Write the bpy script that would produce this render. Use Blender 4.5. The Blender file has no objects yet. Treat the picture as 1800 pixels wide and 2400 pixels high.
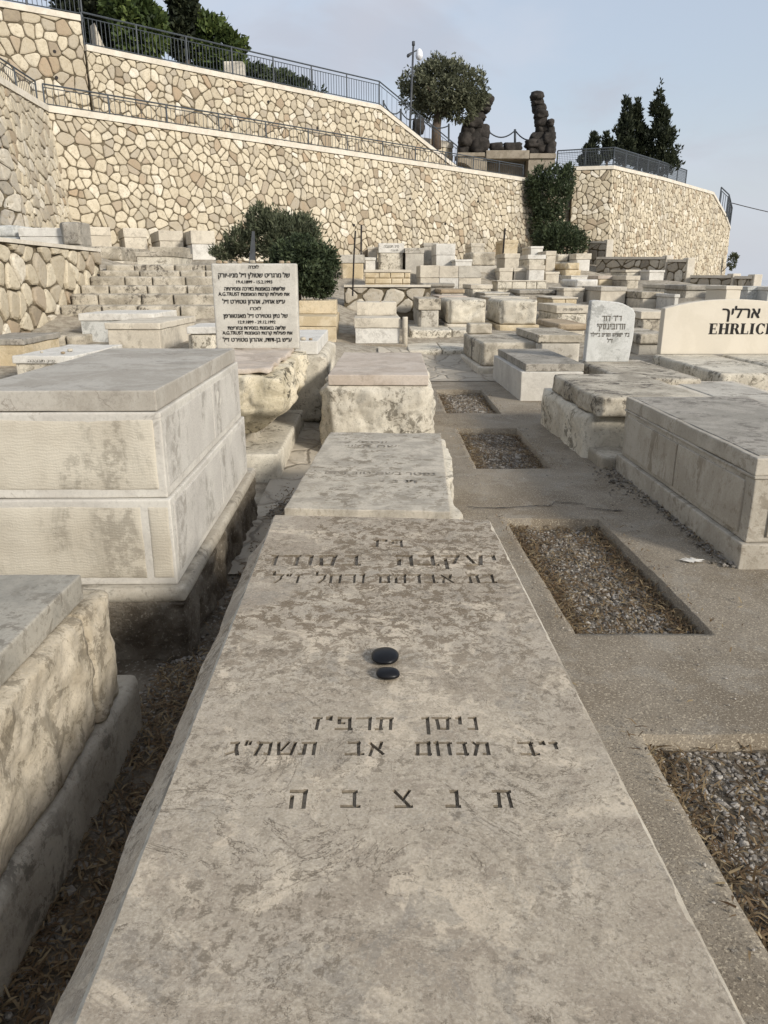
import bpy, bmesh, math, random
import numpy as np
from mathutils import Vector, Matrix, noise
random.seed(7); rng = np.random.default_rng(7)
R = math.radians
SC = bpy.context.scene
COL = SC.collection

# ------------------------------------------------------------------ camera
F = 1733.0; YH = 650.0; ZC = 1.45
PITCH = math.atan((1200 - YH) / F); CP, SP = math.cos(PITCH), math.sin(PITCH)
def ray(x, y):
    a = (x - 900) / F; b = (1200 - y) / F
    return a, CP + b * SP, -SP + b * CP
def PZ(x, y, z):                      # point of the photograph on the level z
    r = ray(x, y); t = (z - ZC) / r[2]; return r[0] * t, r[1] * t
def PD(x, y, Y):                      # point of the photograph at distance Y
    r = ray(x, y); t = Y / r[1]; return r[0] * t, ZC + r[2] * t
cd = bpy.data.cameras.new('camera'); cam = bpy.data.objects.new('camera', cd); COL.objects.link(cam)
cam.location = (0, 0, ZC); cam.rotation_euler = (math.pi / 2 - PITCH, 0, 0)
cd.sensor_fit = 'VERTICAL'; cd.sensor_height = 24; cd.lens = 24 * F / 2400; cd.clip_end = 40000; cd.clip_start = 0.05
SC.camera = cam

# ------------------------------------------------------------------ materials
def newmat(name):
    m = bpy.data.materials.new(name); m.use_nodes = True
    nt = m.node_tree; b = nt.nodes['Principled BSDF']; b.inputs['Roughness'].default_value = .9
    b.inputs['Specular IOR Level'].default_value = .25
    return m, nt, b
class N:
    """tiny node helper"""
    def __init__(s, nt): s.nt = nt; s.l = nt.links
    def new(s, t, **k):
        n = s.nt.nodes.new(t)
        for a, v in k.items(): setattr(n, a, v)
        return n
    def lk(s, a, b): s.l.new(a, b)
    def val(s, sock, v):
        if isinstance(v, (int, float)): sock.default_value = v
        elif isinstance(v, tuple): sock.default_value = v if len(v) != 3 or sock.type == 'VECTOR' else (*v, 1)
        else: s.lk(v, sock)
    def coords(s, rnd=True, scale=None):
        tc = s.new('ShaderNodeTexCoord'); out = tc.outputs['Object']
        if rnd:
            oi = s.new('ShaderNodeObjectInfo'); ma = s.new('ShaderNodeMath', operation='MULTIPLY'); s.lk(oi.outputs['Random'], ma.inputs[0]); ma.inputs[1].default_value = 57.0
            ad = s.new('ShaderNodeVectorMath', operation='ADD'); s.lk(out, ad.inputs[0]); s.lk(ma.outputs[0], ad.inputs[1]); out = ad.outputs[0]
        if scale:
            mp = s.new('ShaderNodeVectorMath', operation='MULTIPLY'); s.lk(out, mp.inputs[0]); mp.inputs[1].default_value = scale; out = mp.outputs[0]
        return out
    def noise(s, co, scale, detail=6, rough=.6, dist=0.0):
        n = s.new('ShaderNodeTexNoise'); s.lk(co, n.inputs['Vector']); n.inputs['Scale'].default_value = scale
        n.inputs['Detail'].default_value = detail; n.inputs['Roughness'].default_value = rough; n.inputs['Distortion'].default_value = dist
        return n.outputs['Fac']
    def vor(s, co, scale, feature='F1', out='Distance', rnd=1.0):
        n = s.new('ShaderNodeTexVoronoi', feature=feature); s.lk(co, n.inputs['Vector']); n.inputs['Scale'].default_value = scale; n.inputs['Randomness'].default_value = rnd
        return n.outputs[out]
    def step(s, f, a, b, lo=0.0, hi=1.0):
        m = s.new('ShaderNodeMapRange', interpolation_type='SMOOTHSTEP'); s.lk(f, m.inputs[0])
        for i, v in enumerate((a, b, lo, hi)): m.inputs[i + 1].default_value = v
        return m.outputs[0]
    def math(s, op, a, b=0.0):
        m = s.new('ShaderNodeMath', operation=op); s.val(m.inputs[0], a); s.val(m.inputs[1], b); return m.outputs[0]
    def mix(s, f, a, b, mode='MIX'):
        m = s.new('ShaderNodeMix', data_type='RGBA', blend_type=mode); s.val(m.inputs[0], f); s.val(m.inputs[6], a); s.val(m.inputs[7], b); return m.outputs[2]
    def bump(s, h, strength, dist=.01, nrm=None):
        b = s.new('ShaderNodeBump'); s.lk(h, b.inputs['Height']); b.inputs['Strength'].default_value = strength; b.inputs['Distance'].default_value = dist
        if nrm: s.lk(nrm, b.inputs['Normal'])
        return b.outputs[0]

def limestone(name, c1, c2, dark=(.09, .075, .055), stain=.5, stscale=9.0, speck=.35, bump=.35, veins=.35, mscale=2.5, rough=.9, vert=1.0):
    """weathered limestone: two tones, grains, lichen clusters and fine veins"""
    m, nt, b = newmat(name); n = N(nt); co = n.coords(); cs = n.coords(scale=(1, 1, vert))
    big = n.step(n.noise(co, mscale, 10, .66, .6), .41, .59)
    col = n.mix(big, c1, c2)
    fine = n.noise(co, 70, 6, .75)
    col = n.mix(n.math('MULTIPLY', n.step(fine, .48, .68), speck), col, tuple(x * .62 for x in c1))
    col = n.mix(n.math('MULTIPLY', n.step(n.noise(co, 28, 8, .7), .54, .7), speck * .8), col, tuple(min(1, x * 1.28) for x in c2))
    if veins:
        w = n.noise(co, 3.1, 6, .62, .8); v = n.step(n.math('ABSOLUTE', n.math('SUBTRACT', w, .5)), 0.0, .013, 1, 0)
        col = n.mix(n.math('MULTIPLY', v, n.math('MULTIPLY', n.step(n.noise(co, 5, 4, .5), .48, .62), veins)), col, tuple(x * 1.5 for x in dark))
    if stain:
        mask = n.step(n.noise(cs, 1.9, 5, .55, .4), .45, .58)
        sp = n.step(n.noise(cs, stscale, 14, .76, .5), .505, .56)
        col = n.mix(n.math('MULTIPLY', n.math('MULTIPLY', mask, sp), stain), col, dark)
        sp2 = n.step(n.noise(co, stscale * 3.2, 12, .78), .55, .6)
        col = n.mix(n.math('MULTIPLY', sp2, stain * .55), col, dark)
    n.lk(col, b.inputs['Base Color']); b.inputs['Roughness'].default_value = rough
    h = n.math('ADD', n.math('MULTIPLY', fine, .35), n.math('MULTIPLY', n.noise(co, 22, 10, .7), .65))
    n.lk(n.bump(h, bump, .012), b.inputs['Normal'])
    return m

M = {}
M['cream'] = limestone('cream_limestone', (.50, .45, .365), (.60, .545, .445), stain=.3)
M['grey'] = limestone('grey_limestone', (.40, .37, .315), (.50, .465, .395), stain=.55)
M['white'] = limestone('white_limestone', (.57, .545, .49), (.66, .635, .575), stain=.22)
M['yellow'] = limestone('yellow_limestone', (.48, .39, .25), (.60, .51, .36), stain=.2)
M['pink'] = limestone('pinkish_limestone', (.44, .37, .30), (.53, .46, .385), stain=.2)
M['dirty'] = limestone('weathered_limestone', (.31, .275, .215), (.50, .45, .36), dark=(.06, .05, .04), stain=.8, bump=.7, stscale=7)
M['rough'] = limestone('rough_limestone', (.49, .445, .36), (.63, .58, .475), dark=(.10, .085, .06), stain=.75, bump=.95, stscale=11)
M['roughyellow'] = limestone('rough_yellow_limestone', (.44, .375, .275), (.58, .51, .395), dark=(.10, .08, .05), stain=.55, bump=.9, stscale=9)
M['boulder'] = limestone('boulder_limestone', (.46, .40, .28), (.64, .57, .43), dark=(.07, .06, .04), stain=.95, bump=1.0, stscale=13)
M['footing'] = limestone('footing_concrete', (.37, .33, .265), (.46, .42, .345), dark=(.07, .06, .045), stain=.6, bump=.6, veins=.2)
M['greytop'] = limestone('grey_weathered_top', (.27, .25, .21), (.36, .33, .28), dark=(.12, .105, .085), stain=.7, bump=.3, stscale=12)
M['brown'] = limestone('brown_stone', (.30, .23, .15), (.40, .32, .22), stain=.4)

def slab_material(name, carve=False, warm=1.0, lich=1.0):
    m, nt, b = newmat(name); n = N(nt); co = n.coords(rnd=False)
    base = n.mix(n.step(n.noise(co, 3.6, 12, .68, .6), .42, .58), (.315, .262, .197), (.405, .348, .27))
    crm = n.step(n.noise(co, 2.7, 10, .68, 1.1), .53, .585)
    col = n.mix(n.math('MULTIPLY', crm, .75), base, (.60, .505, .375))
    crm2 = n.step(n.noise(co, 10, 12, .72, .7), .53, .575)
    col = n.mix(n.math('MULTIPLY', crm2, .45), col, (.54, .465, .355))
    grey = n.step(n.noise(co, 6, 12, .74, .8), .535, .58)
    col = n.mix(n.math('MULTIPLY', grey, .55), col, (.235, .21, .172))
    sx = n.new('ShaderNodeSeparateXYZ'); n.lk(co, sx.inputs[0])
    up = n.step(sx.outputs[1], .75, 1.35, .25, 1.0)
    ring = n.math('SUBTRACT', 1.0, 0.0)
    mask = n.step(n.noise(co, 2.1, 5, .55, .6), .41, .51)
    spn = n.noise(co, 24, 14, .76, .5); sp = n.step(spn, .50, .518)
    col = n.mix(n.math('MULTIPLY', n.step(spn, .455, .49), n.math('MULTIPLY', mask, .5)), col, (.50, .435, .335))
    col = n.mix(n.math('MULTIPLY', n.math('MULTIPLY', mask, sp), n.math('MULTIPLY', up, .9 * lich)), col, (.15, .11, .068))
    spc = n.step(n.noise(co, 42, 14, .8, .4), .535, .55)
    col = n.mix(n.math('MULTIPLY', n.math('MULTIPLY', spc, n.step(n.noise(co, 3.3, 4, .5), .42, .58)), .75), col, (.15, .12, .083))
    sp3 = n.step(n.noise(co, 75, 8, .7), .57, .62)
    col = n.mix(n.math('MULTIPLY', sp3, .6), col, (.165, .138, .10))
    pit = n.step(n.vor(co, 16, 'F1'), .05, .11, 1, 0); col = n.mix(n.math('MULTIPLY', pit, n.step(n.noise(co, 5, 3, .5), .52, .6)), col, (.22, .19, .15))
    # fine stylolite lines
    w = n.noise(co, 3.6, 8, .66, 1.4); v = n.step(n.math('ABSOLUTE', n.math('SUBTRACT', w, .5)), 0.0, .007, 1, 0)
    col = n.mix(n.math('MULTIPLY', v, n.math('MULTIPLY', n.step(n.noise(co, 4, 4, .5), .47, .54), .95)), col, (.12, .095, .065))
    w2 = n.noise(co, 1.7, 9, .62, 2.2); v2 = n.step(n.math('ABSOLUTE', n.math('SUBTRACT', w2, .47)), 0.0, .0028, 1, 0); col = n.mix(n.math('MULTIPLY', v2, .75), col, (.13, .10, .07))
    fine = n.noise(co, 190, 5, .78)
    col = n.mix(n.math('MULTIPLY', n.step(fine, .5, .64), .4), col, (.22, .19, .145))
    col = n.mix(n.math('MULTIPLY', n.step(fine, .5, .36), .3), col, (.64, .57, .46))
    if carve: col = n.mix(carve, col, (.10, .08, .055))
    n.lk(col, b.inputs['Base Color']); b.inputs['Roughness'].default_value = .82
    h = n.math('ADD', n.math('MULTIPLY', fine, .3), n.math('ADD', n.math('MULTIPLY', n.noise(co, 34, 10, .72), .7), n.math('MULTIPLY', v, -.6)))
    n.lk(n.bump(h, .38, .006), b.inputs['Normal'])
    return m
M['arris'] = limestone('worn_arris_limestone', (.37, .33, .265), (.48, .44, .36), stain=.6, bump=.5)
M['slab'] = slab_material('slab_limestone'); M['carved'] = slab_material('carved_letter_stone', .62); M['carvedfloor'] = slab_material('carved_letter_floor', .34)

def chiselled(name, kind, c1, c2):
    m, nt, b = newmat(name); n = N(nt); co = n.coords(rnd=False)
    col = n.mix(n.step(n.noise(co, 3, 8, .6), .35, .65), c1, c2)
    cv = n.coords(rnd=False, scale=(1, 1, .35)); st = n.math('MULTIPLY', n.step(n.noise(cv, 2.6, 6, .62, .9), .51, .60), n.step(n.noise(co, 15, 12, .78), .44, .56))
    col = n.mix(n.math('MULTIPLY', st, .48), col, (.15, .13, .098))
    if kind == 'comb':
        mp = n.coords(rnd=False, scale=(1, 1, 1)); wv = n.new('ShaderNodeTexWave', wave_type='BANDS', bands_direction='Z'); n.lk(mp, wv.inputs[0])
        wv.inputs['Scale'].default_value = 24; wv.inputs['Distortion'].default_value = 14; wv.inputs['Detail'].default_value = 6; wv.inputs['Detail Scale'].default_value = .5; wv.inputs['Detail Roughness'].default_value = .6
        wx = n.new('ShaderNodeTexWave', wave_type='BANDS', bands_direction='X'); n.lk(mp, wx.inputs[0]); wx.inputs['Scale'].default_value = 30; wx.inputs['Distortion'].default_value = 2
        h = n.math('ADD', n.math('MULTIPLY', wv.outputs['Fac'], .2), n.math('ADD', n.math('MULTIPLY', wx.outputs['Fac'], .04), n.math('MULTIPLY', n.noise(co, 34, 10, .75), 1.0)))
        n.lk(n.bump(h, .42, .006), b.inputs['Normal'])
    else:
        f = n.noise(co, 130, 4, .7); col = n.mix(n.step(f, .5, .66, 0, .5), col, (.27, .255, .23))
        n.lk(n.bump(f, .6, .006), b.inputs['Normal'])
    n.lk(col, b.inputs['Base Color']); return m
M['comb'] = chiselled('combed_limestone', 'comb', (.44, .395, .315), (.53, .485, .395))
M['hammer'] = chiselled('bush_hammered_limestone', 'hammer', (.49, .46, .41), (.57, .54, .48))

def concrete_material():
    m, nt, b = newmat('path_concrete'); n = N(nt); co = n.coords(rnd=False)
    col = n.mix(n.step(n.noise(co, 1.6, 8, .62, .5), .35, .65), (.185, .152, .11), (.265, .228, .175))
    col = n.mix(n.step(n.noise(co, 5, 8, .65), .52, .6, 0, .5), col, (.29, .262, .215))
    col = n.mix(n.step(n.noise(co, 110, 3, .6), .56, .62, 0, .75), col, (.46, .40, .30))
    col = n.mix(n.step(n.noise(co, 150, 3, .6), .56, .62, 0, .7), col, (.11, .09, .065))
    v = n.vor(co, 75, 'F1'); col = n.mix(n.step(v, .05, .22, .55, 0), col, (.42, .36, .27))
    n.lk(col, b.inputs['Base Color']); h = n.math('ADD', n.noise(co, 120, 6, .7), n.math('MULTIPLY', n.noise(co, 14, 6, .6), .8)); n.lk(n.bump(h, .6, .006), b.inputs['Normal']); return m
M['concrete'] = concrete_material()
def dirt_material(name, c1, c2, c3):
    m, nt, b = newmat(name); n = N(nt); co = n.coords(rnd=False)
    col = n.mix(n.step(n.noise(co, 6, 9, .65), .38, .62), c1, c2); col = n.mix(n.step(n.noise(co, 60, 6, .7), .54, .66, 0, .8), col, c3)
    n.lk(col, b.inputs['Base Color']); n.lk(n.bump(n.noise(co, 40, 8, .7), .9, .02), b.inputs['Normal']); return m
M['dirt'] = dirt_material('trench_earth', (.10, .08, .055), (.20, .17, .13), (.33, .29, .23))
M['earthbank'] = dirt_material('earth_bank', (.085, .068, .048), (.18, .155, .12), (.30, .265, .21))
M['ground'] = dirt_material('stony_ground', (.24, .205, .155), (.40, .355, .28), (.47, .42, .34))
def paving_material():
    m, nt, b = newmat('crazy_paving'); n = N(nt); co0 = n.coords(rnd=False, scale=(1, .8, 0)); nz = n.new('ShaderNodeTexNoise'); n.lk(co0, nz.inputs[0]); nz.inputs['Scale'].default_value = 5; ad = n.new('ShaderNodeMix', data_type='VECTOR'); ad.inputs[0].default_value = .1; n.lk(co0, ad.inputs[4]); n.lk(nz.outputs['Color'], ad.inputs[5]); co = ad.outputs[1]
    col = n.mix(n.vor(co, 3.2, 'F1', 'Color'), (.34, .30, .24), (.46, .41, .33)); e = n.vor(co, 3.2, 'DISTANCE_TO_EDGE')
    col = n.mix(n.step(e, .008, .03, .6, 0), col, (.2, .165, .12)); col = n.mix(n.step(n.noise(co, 14, 9, .7), .53, .66, 0, .6), col, (.22, .19, .15))
    n.lk(col, b.inputs['Base Color']); n.lk(n.bump(n.step(e, .0, .08), .8, .02), b.inputs['Normal']); return m
M['paving'] = paving_material()

def wallstone(name, pal, dark):
    m, nt, b = newmat(name); n = N(nt); co = n.coords(rnd=False)
    at = n.new('ShaderNodeAttribute', attribute_name='tint'); r = n.new('ShaderNodeValToRGB'); n.lk(at.outputs['Fac'], r.inputs[0])
    cr = r.color_ramp; cr.interpolation = 'LINEAR'
    while len(cr.elements) < len(pal): cr.elements.new(.5)
    for i, (p, c) in enumerate(pal): cr.elements[i].position = p; cr.elements[i].color = (*c, 1)
    col = n.mix(n.step(n.noise(co, 7, 8, .7), .46, .58, 0, .35), r.outputs[0], (.36, .30, .205)); gs = n.coords(rnd=False, scale=(1, 1, .35)); col = n.mix(n.step(n.noise(gs, .55, 6, .62, .4), .52, .62, 0, .5), col, (.36, .325, .26))
    col = n.mix(n.step(n.noise(co, 18, 10, .75), .55, .61, 0, .55), col, dark)
    n.lk(col, b.inputs['Base Color']); n.lk(n.bump(n.noise(co, 12, 10, .7), .7, .03), b.inputs['Normal']); return m
PAL = [(0, (.27, .225, .165)), (.06, (.38, .29, .195)), (.12, (.37, .325, .255)), (.3, (.46, .40, .295)), (.6, (.54, .475, .355)), (.88, (.60, .535, .41)), (1, (.67, .62, .52))]
M['wallstone'] = wallstone('wall_stone', PAL, (.25, .2, .13))
M['greystone'] = wallstone('grey_wall_stone', [(0, (.24, .215, .175)), (.3, (.36, .325, .27)), (.6, (.46, .415, .34)), (.85, (.52, .475, .39)), (1, (.60, .56, .48))], (.16, .14, .11))
M['mortar'] = limestone('wall_mortar', (.10, .08, .05), (.165, .135, .09), stain=.3, bump=.6, veins=0)
M['coping'] = limestone('coping_stone', (.56, .51, .42), (.64, .59, .5), stain=.12, veins=0)
def plain(name, c, rough=.6, metal=0.0, var=.25):
    m, nt, b = newmat(name); n = N(nt); co = n.coords()
    n.lk(n.mix(n.step(n.noise(co, 9, 6, .6), .35, .65), c, tuple(x * (1 - var) for x in c)), b.inputs['Base Color']); b.inputs['Roughness'].default_value = rough; b.inputs['Metallic'].default_value = metal; return m
M['rail'] = plain('painted_railing', (.065, .075, .085), .5)
M['pole'] = plain('steel_pole', (.07, .075, .08), .5)
M['rust'] = plain('dark_rod', (.035, .03, .028), .8)
M['letter'] = plain('black_lettering', (.022, .02, .018), .8)
M['lettergrey'] = plain('worn_lettering', (.15, .135, .11), .85)
M['letterfaint'] = plain('faint_lettering', (.25, .22, .175), .9)
M['dome'] = plain('white_plastic', (.75, .76, .78), .35)
M['pebble'] = plain('black_pebble', (.006, .006, .007), .38)
M['basalt'] = limestone('basalt', (.026, .023, .02), (.055, .048, .042), dark=(.02, .018, .016), stain=.5, bump=1.0, veins=0)
M['bcon'] = limestone('monument_concrete', (.24, .205, .155), (.31, .27, .21), stain=.3, veins=0)
M['bark'] = plain('bark', (.13, .10, .075), .95)
def leafmat(name, c1, c2, c3):
    m, nt, b = newmat(name); n = N(nt)
    at = n.new('ShaderNodeAttribute', attribute_name='tint'); r = n.new('ShaderNodeValToRGB'); n.lk(at.outputs['Fac'], r.inputs[0])
    r.color_ramp.elements[0].color = (*c1, 1); r.color_ramp.elements[1].color = (*c3, 1); e = r.color_ramp.elements.new(.55); e.color = (*c2, 1)
    n.lk(r.outputs[0], b.inputs['Base Color']); b.inputs['Roughness'].default_value = .65
    tr = n.new('ShaderNodeBsdfTranslucent'); n.lk(r.outputs[0], tr.inputs[0]); ms = n.new('ShaderNodeMixShader'); ms.inputs[0].default_value = .25
    out = nt.nodes['Material Output']; n.lk(b.outputs[0], ms.inputs[1]); n.lk(tr.outputs[0], ms.inputs[2]); n.lk(ms.outputs[0], out.inputs[0]); return m
M['olive'] = leafmat('olive_leaves', (.05, .055, .032), (.105, .112, .066), (.20, .205, .135))
M['cypress'] = leafmat('cypress_needles', (.014, .019, .012), (.03, .038, .02), (.06, .068, .035))
M['pine'] = leafmat('pine_needles', (.025, .04, .014), (.065, .095, .028), (.13, .165, .045))
M['darkleaf'] = leafmat('dark_bush_leaves', (.02, .028, .014), (.045, .062, .03), (.10, .125, .06))
M['oleander'] = leafmat('oleander_leaves', (.045, .052, .03), (.085, .098, .055), (.17, .18, .11))
M['straw'] = leafmat('dry_straw', (.09, .055, .028), (.2, .14, .075), (.36, .29, .17))
M['pebbles'] = leafmat('gravel_stones', (.12, .105, .085), (.30, .27, .23), (.55, .51, .45))

# ------------------------------------------------------------------ object helpers
def tag(o, label=None, cat=None, group=None, kind=None):
    group = group or {'tomb': 'tombs of the cemetery', 'wall': 'rubble stone walls', 'railing': 'railings on the walls'}.get(cat)
    if label: o['label'] = label
    if cat: o['category'] = cat
    if group: o['group'] = group
    if kind: o['kind'] = kind
    return o
def empty(name, loc=(0, 0, 0), rz=0.0, label=None, cat=None, group=None):
    o = bpy.data.objects.new(name, None); COL.objects.link(o); o.location = loc; o.rotation_euler = (0, 0, rz); o.empty_display_size = .1
    return tag(o, label, cat, group)
def link(name, me, mats, parent=None, smooth=True):
    for m in (mats if isinstance(mats, (list, tuple)) else [mats]): me.materials.append(m)
    if smooth: me.polygons.foreach_set('use_smooth', [True] * len(me.polygons))
    o = bpy.data.objects.new(name, me); COL.objects.link(o)
    if parent: o.parent = parent
    return o
def mesh(name, vs, fs):
    me = bpy.data.meshes.new(name); me.from_pydata([tuple(v) for v in vs], [], fs); me.update(); return me
class MB:
    def __init__(s): s.v = []; s.f = []
    def add(s, vs, fs): k = len(s.v); s.v += [tuple(v) for v in vs]; s.f += [tuple(i + k for i in f) for f in fs]
    def box(s, x0, x1, y0, y1, z0, z1):
        s.add([(x0, y0, z0), (x1, y0, z0), (x1, y1, z0), (x0, y1, z0), (x0, y0, z1), (x1, y0, z1), (x1, y1, z1), (x0, y1, z1)],
              [(0, 3, 2, 1), (4, 5, 6, 7), (0, 1, 5, 4), (1, 2, 6, 5), (2, 3, 7, 6), (3, 0, 4, 7)])
    def tube(s, pts, r, k=6, r2=None):
        pts = [Vector(p) for p in pts]; rings = []
        for i, p in enumerate(pts):
            d = (pts[min(i + 1, len(pts) - 1)] - pts[max(i - 1, 0)]).normalized()
            a = d.cross(Vector((0, 0, 1)) if abs(d.z) < .9 else Vector((1, 0, 0))).normalized(); b = d.cross(a)
            rr = r if r2 is None else r + (r2 - r) * i / (len(pts) - 1)
            rings.append([p + (a * math.cos(2 * math.pi * j / k) + b * math.sin(2 * math.pi * j / k)) * rr for j in range(k)])
        vs = [v for q in rings for v in q]; fs = []
        for i in range(len(pts) - 1):
            for j in range(k): fs.append((i * k + j, i * k + (j + 1) % k, (i + 1) * k + (j + 1) % k, (i + 1) * k + j))
        fs.append(tuple(range(k))[::-1]); fs.append(tuple((len(pts) - 1) * k + j for j in range(k))); s.add(vs, fs)
    def build(s, name, m, parent=None, smooth=False): return link(name, mesh(name, s.v, s.f), m, parent, smooth)

def axis(a, b, r, seg):
    L = b - a; r = min(r, L * .3)
    n = max(1, int(round((L - 4 * r) / seg))) if L > 4.2 * r else 1
    mid = [a + 2 * r + (L - 4 * r) * i / n for i in range(n + 1)] if L > 4.2 * r else [(a + b) / 2]
    out = [a, a + r * .35, a + r] + mid + [b - r, b - r * .35, b]
    return out
def sm(x): x = max(0, min(1, x)); return x * x * (3 - 2 * x)
def rock_box(mb, x0, x1, y0, y1, z0, z1, seg=.12, r=.008, amp=0.0, faces='', margin=.02, freq=6.0, wob=.0015, seed=None):
    """a dressed or rock-faced block: rounded arrises, faces named in `faces` are pushed out roughly"""
    sd = Vector((random.random() * 90, random.random() * 90, random.random() * 90)) if seed is None else Vector((seed, seed * 2, seed * 3))
    X, Y, Zz = axis(x0, x1, r, seg), axis(y0, y1, r, seg), axis(z0, z1, r, seg)
    nx, ny, nz = len(X), len(Y), len(Zz); idx = {}; vs = []
    def V(i, j, k):
        q = (i, j, k)
        if q in idx: return idx[q]
        p = Vector((X[i], Y[j], Zz[k])); rr = min(r, (x1 - x0) * .3, (y1 - y0) * .3, (z1 - z0) * .3)
        c = Vector((min(max(p.x, x0 + rr), x1 - rr), min(max(p.y, y0 + rr), y1 - rr), min(max(p.z, z0 + rr), z1 - rr)))
        d = p - c
        if d.length > 1e-6: p = c + d.normalized() * rr
        w = p + sd
        if wob: p = p + noise.noise_vector(w * 4.0) * wob * 2 + noise.noise_vector(w * 17) * wob
        if amp:
            for fc, on, dv, edge in (('F', j == 0, (0, -1, 0), (p.x - x0, x1 - p.x, p.z - z0, z1 - p.z)), ('B', j == ny - 1, (0, 1, 0), (p.x - x0, x1 - p.x, p.z - z0, z1 - p.z)),
                                     ('L', i == 0, (-1, 0, 0), (p.y - y0, y1 - p.y, p.z - z0, z1 - p.z)), ('R', i == nx - 1, (1, 0, 0), (p.y - y0, y1 - p.y, p.z - z0, z1 - p.z)),
                                     ('T', k == nz - 1, (0, 0, 1), (p.x - x0, x1 - p.x, p.y - y0, y1 - p.y))):
                if on and fc in faces:
                    e = sm(min(edge) / margin) if margin else 1
                    h = noise.fractal(w * freq, .62, 2.1, 6) * .42 + .25 + .45 * noise.voronoi(w * freq * .8)[0][0] + .22 * noise.voronoi(w * freq * 2.6)[0][0] + .3 * abs(noise.noise(w * freq * .5))
                    p = p + Vector(dv) * amp * e * h
        idx[q] = len(vs); vs.append(p); return idx[q]
    fs = []
    for i in range(nx - 1):
        for k in range(nz - 1):
            fs.append((V(i, 0, k), V(i + 1, 0, k), V(i + 1, 0, k + 1), V(i, 0, k + 1))); fs.append((V(i, ny - 1, k), V(i, ny - 1, k + 1), V(i + 1, ny - 1, k + 1), V(i + 1, ny - 1, k)))
    for j in range(ny - 1):
        for k in range(nz - 1):
            fs.append((V(0, j, k), V(0, j, k + 1), V(0, j + 1, k + 1), V(0, j + 1, k))); fs.append((V(nx - 1, j, k), V(nx - 1, j + 1, k), V(nx - 1, j + 1, k + 1), V(nx - 1, j, k + 1)))
    for i in range(nx - 1):
        for j in range(ny - 1):
            fs.append((V(i, j, nz - 1), V(i + 1, j, nz - 1), V(i + 1, j + 1, nz - 1), V(i, j + 1, nz - 1))); fs.append((V(i, j, 0), V(i, j + 1, 0), V(i + 1, j + 1, 0), V(i + 1, j, 0)))
    mb.add(vs, fs)
def block(name, parent, mat, x0, x1, y0, y1, z0, z1, **k):
    mb = MB(); rock_box(mb, x0, x1, y0, y1, z0, z1, **k); return mb.build(name, M[mat] if isinstance(mat, str) else mat, parent, True)

FONT = bpy.data.fonts.get('Bfont')
def text_mesh(body, size, extrude=.0, bold=0.0, width=None, track=1.0):
    cu = bpy.data.curves.new('inscription', 'FONT'); cu.body = body; cu.size = 10; cu.extrude = extrude / size * 10; cu.align_x = 'CENTER'; cu.offset = bold / size * 10; cu.space_character = track; cu.resolution_u = 3
    o = bpy.data.objects.new('inscription', cu); COL.objects.link(o); bpy.context.view_layer.update()
    me = bpy.data.meshes.new_from_object(o.evaluated_get(bpy.context.evaluated_depsgraph_get())); bpy.data.objects.remove(o); bpy.data.curves.remove(cu)
    me.materials.clear(); me.transform(Matrix.Scale(size / 10, 4))
    if width and len(me.vertices):
        a = np.array([v.co[:] for v in me.vertices]); w = a[:, 0].max() - a[:, 0].min(); c = (a[:, 0].max() + a[:, 0].min()) / 2
        a[:, 0] = (a[:, 0] - c) * width / w; me.vertices.foreach_set('co', a.ravel()); me.update()
    return me
def heb(s): return s[::-1]
def merge_text(lines, bold=0.0, extrude=.0015):
    """lines: (string, x, y, size, width) -> one mesh lying in the XY plane; boldness comes from copies a hair apart"""
    vs, fs = [], []
    for (s, x, y, sz, w) in lines:
        me = text_mesh(s, sz, extrude, 0, w); d = bold * sz
        for c, (dx, dy) in enumerate(((0, 0),) if not bold else ((0, 0), (d, .3 * d), (-d, -.3 * d), (.4 * d, -d * .6), (-.4 * d, d * .6))):
            k = len(vs); vs += [(v.co.x + x + dx, v.co.y + y + dy, v.co.z + c * .0002) for v in me.vertices]; fs += [tuple(i + k for i in p.vertices) for p in me.polygons]
        bpy.data.meshes.remove(me)
    return vs, fs
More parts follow.
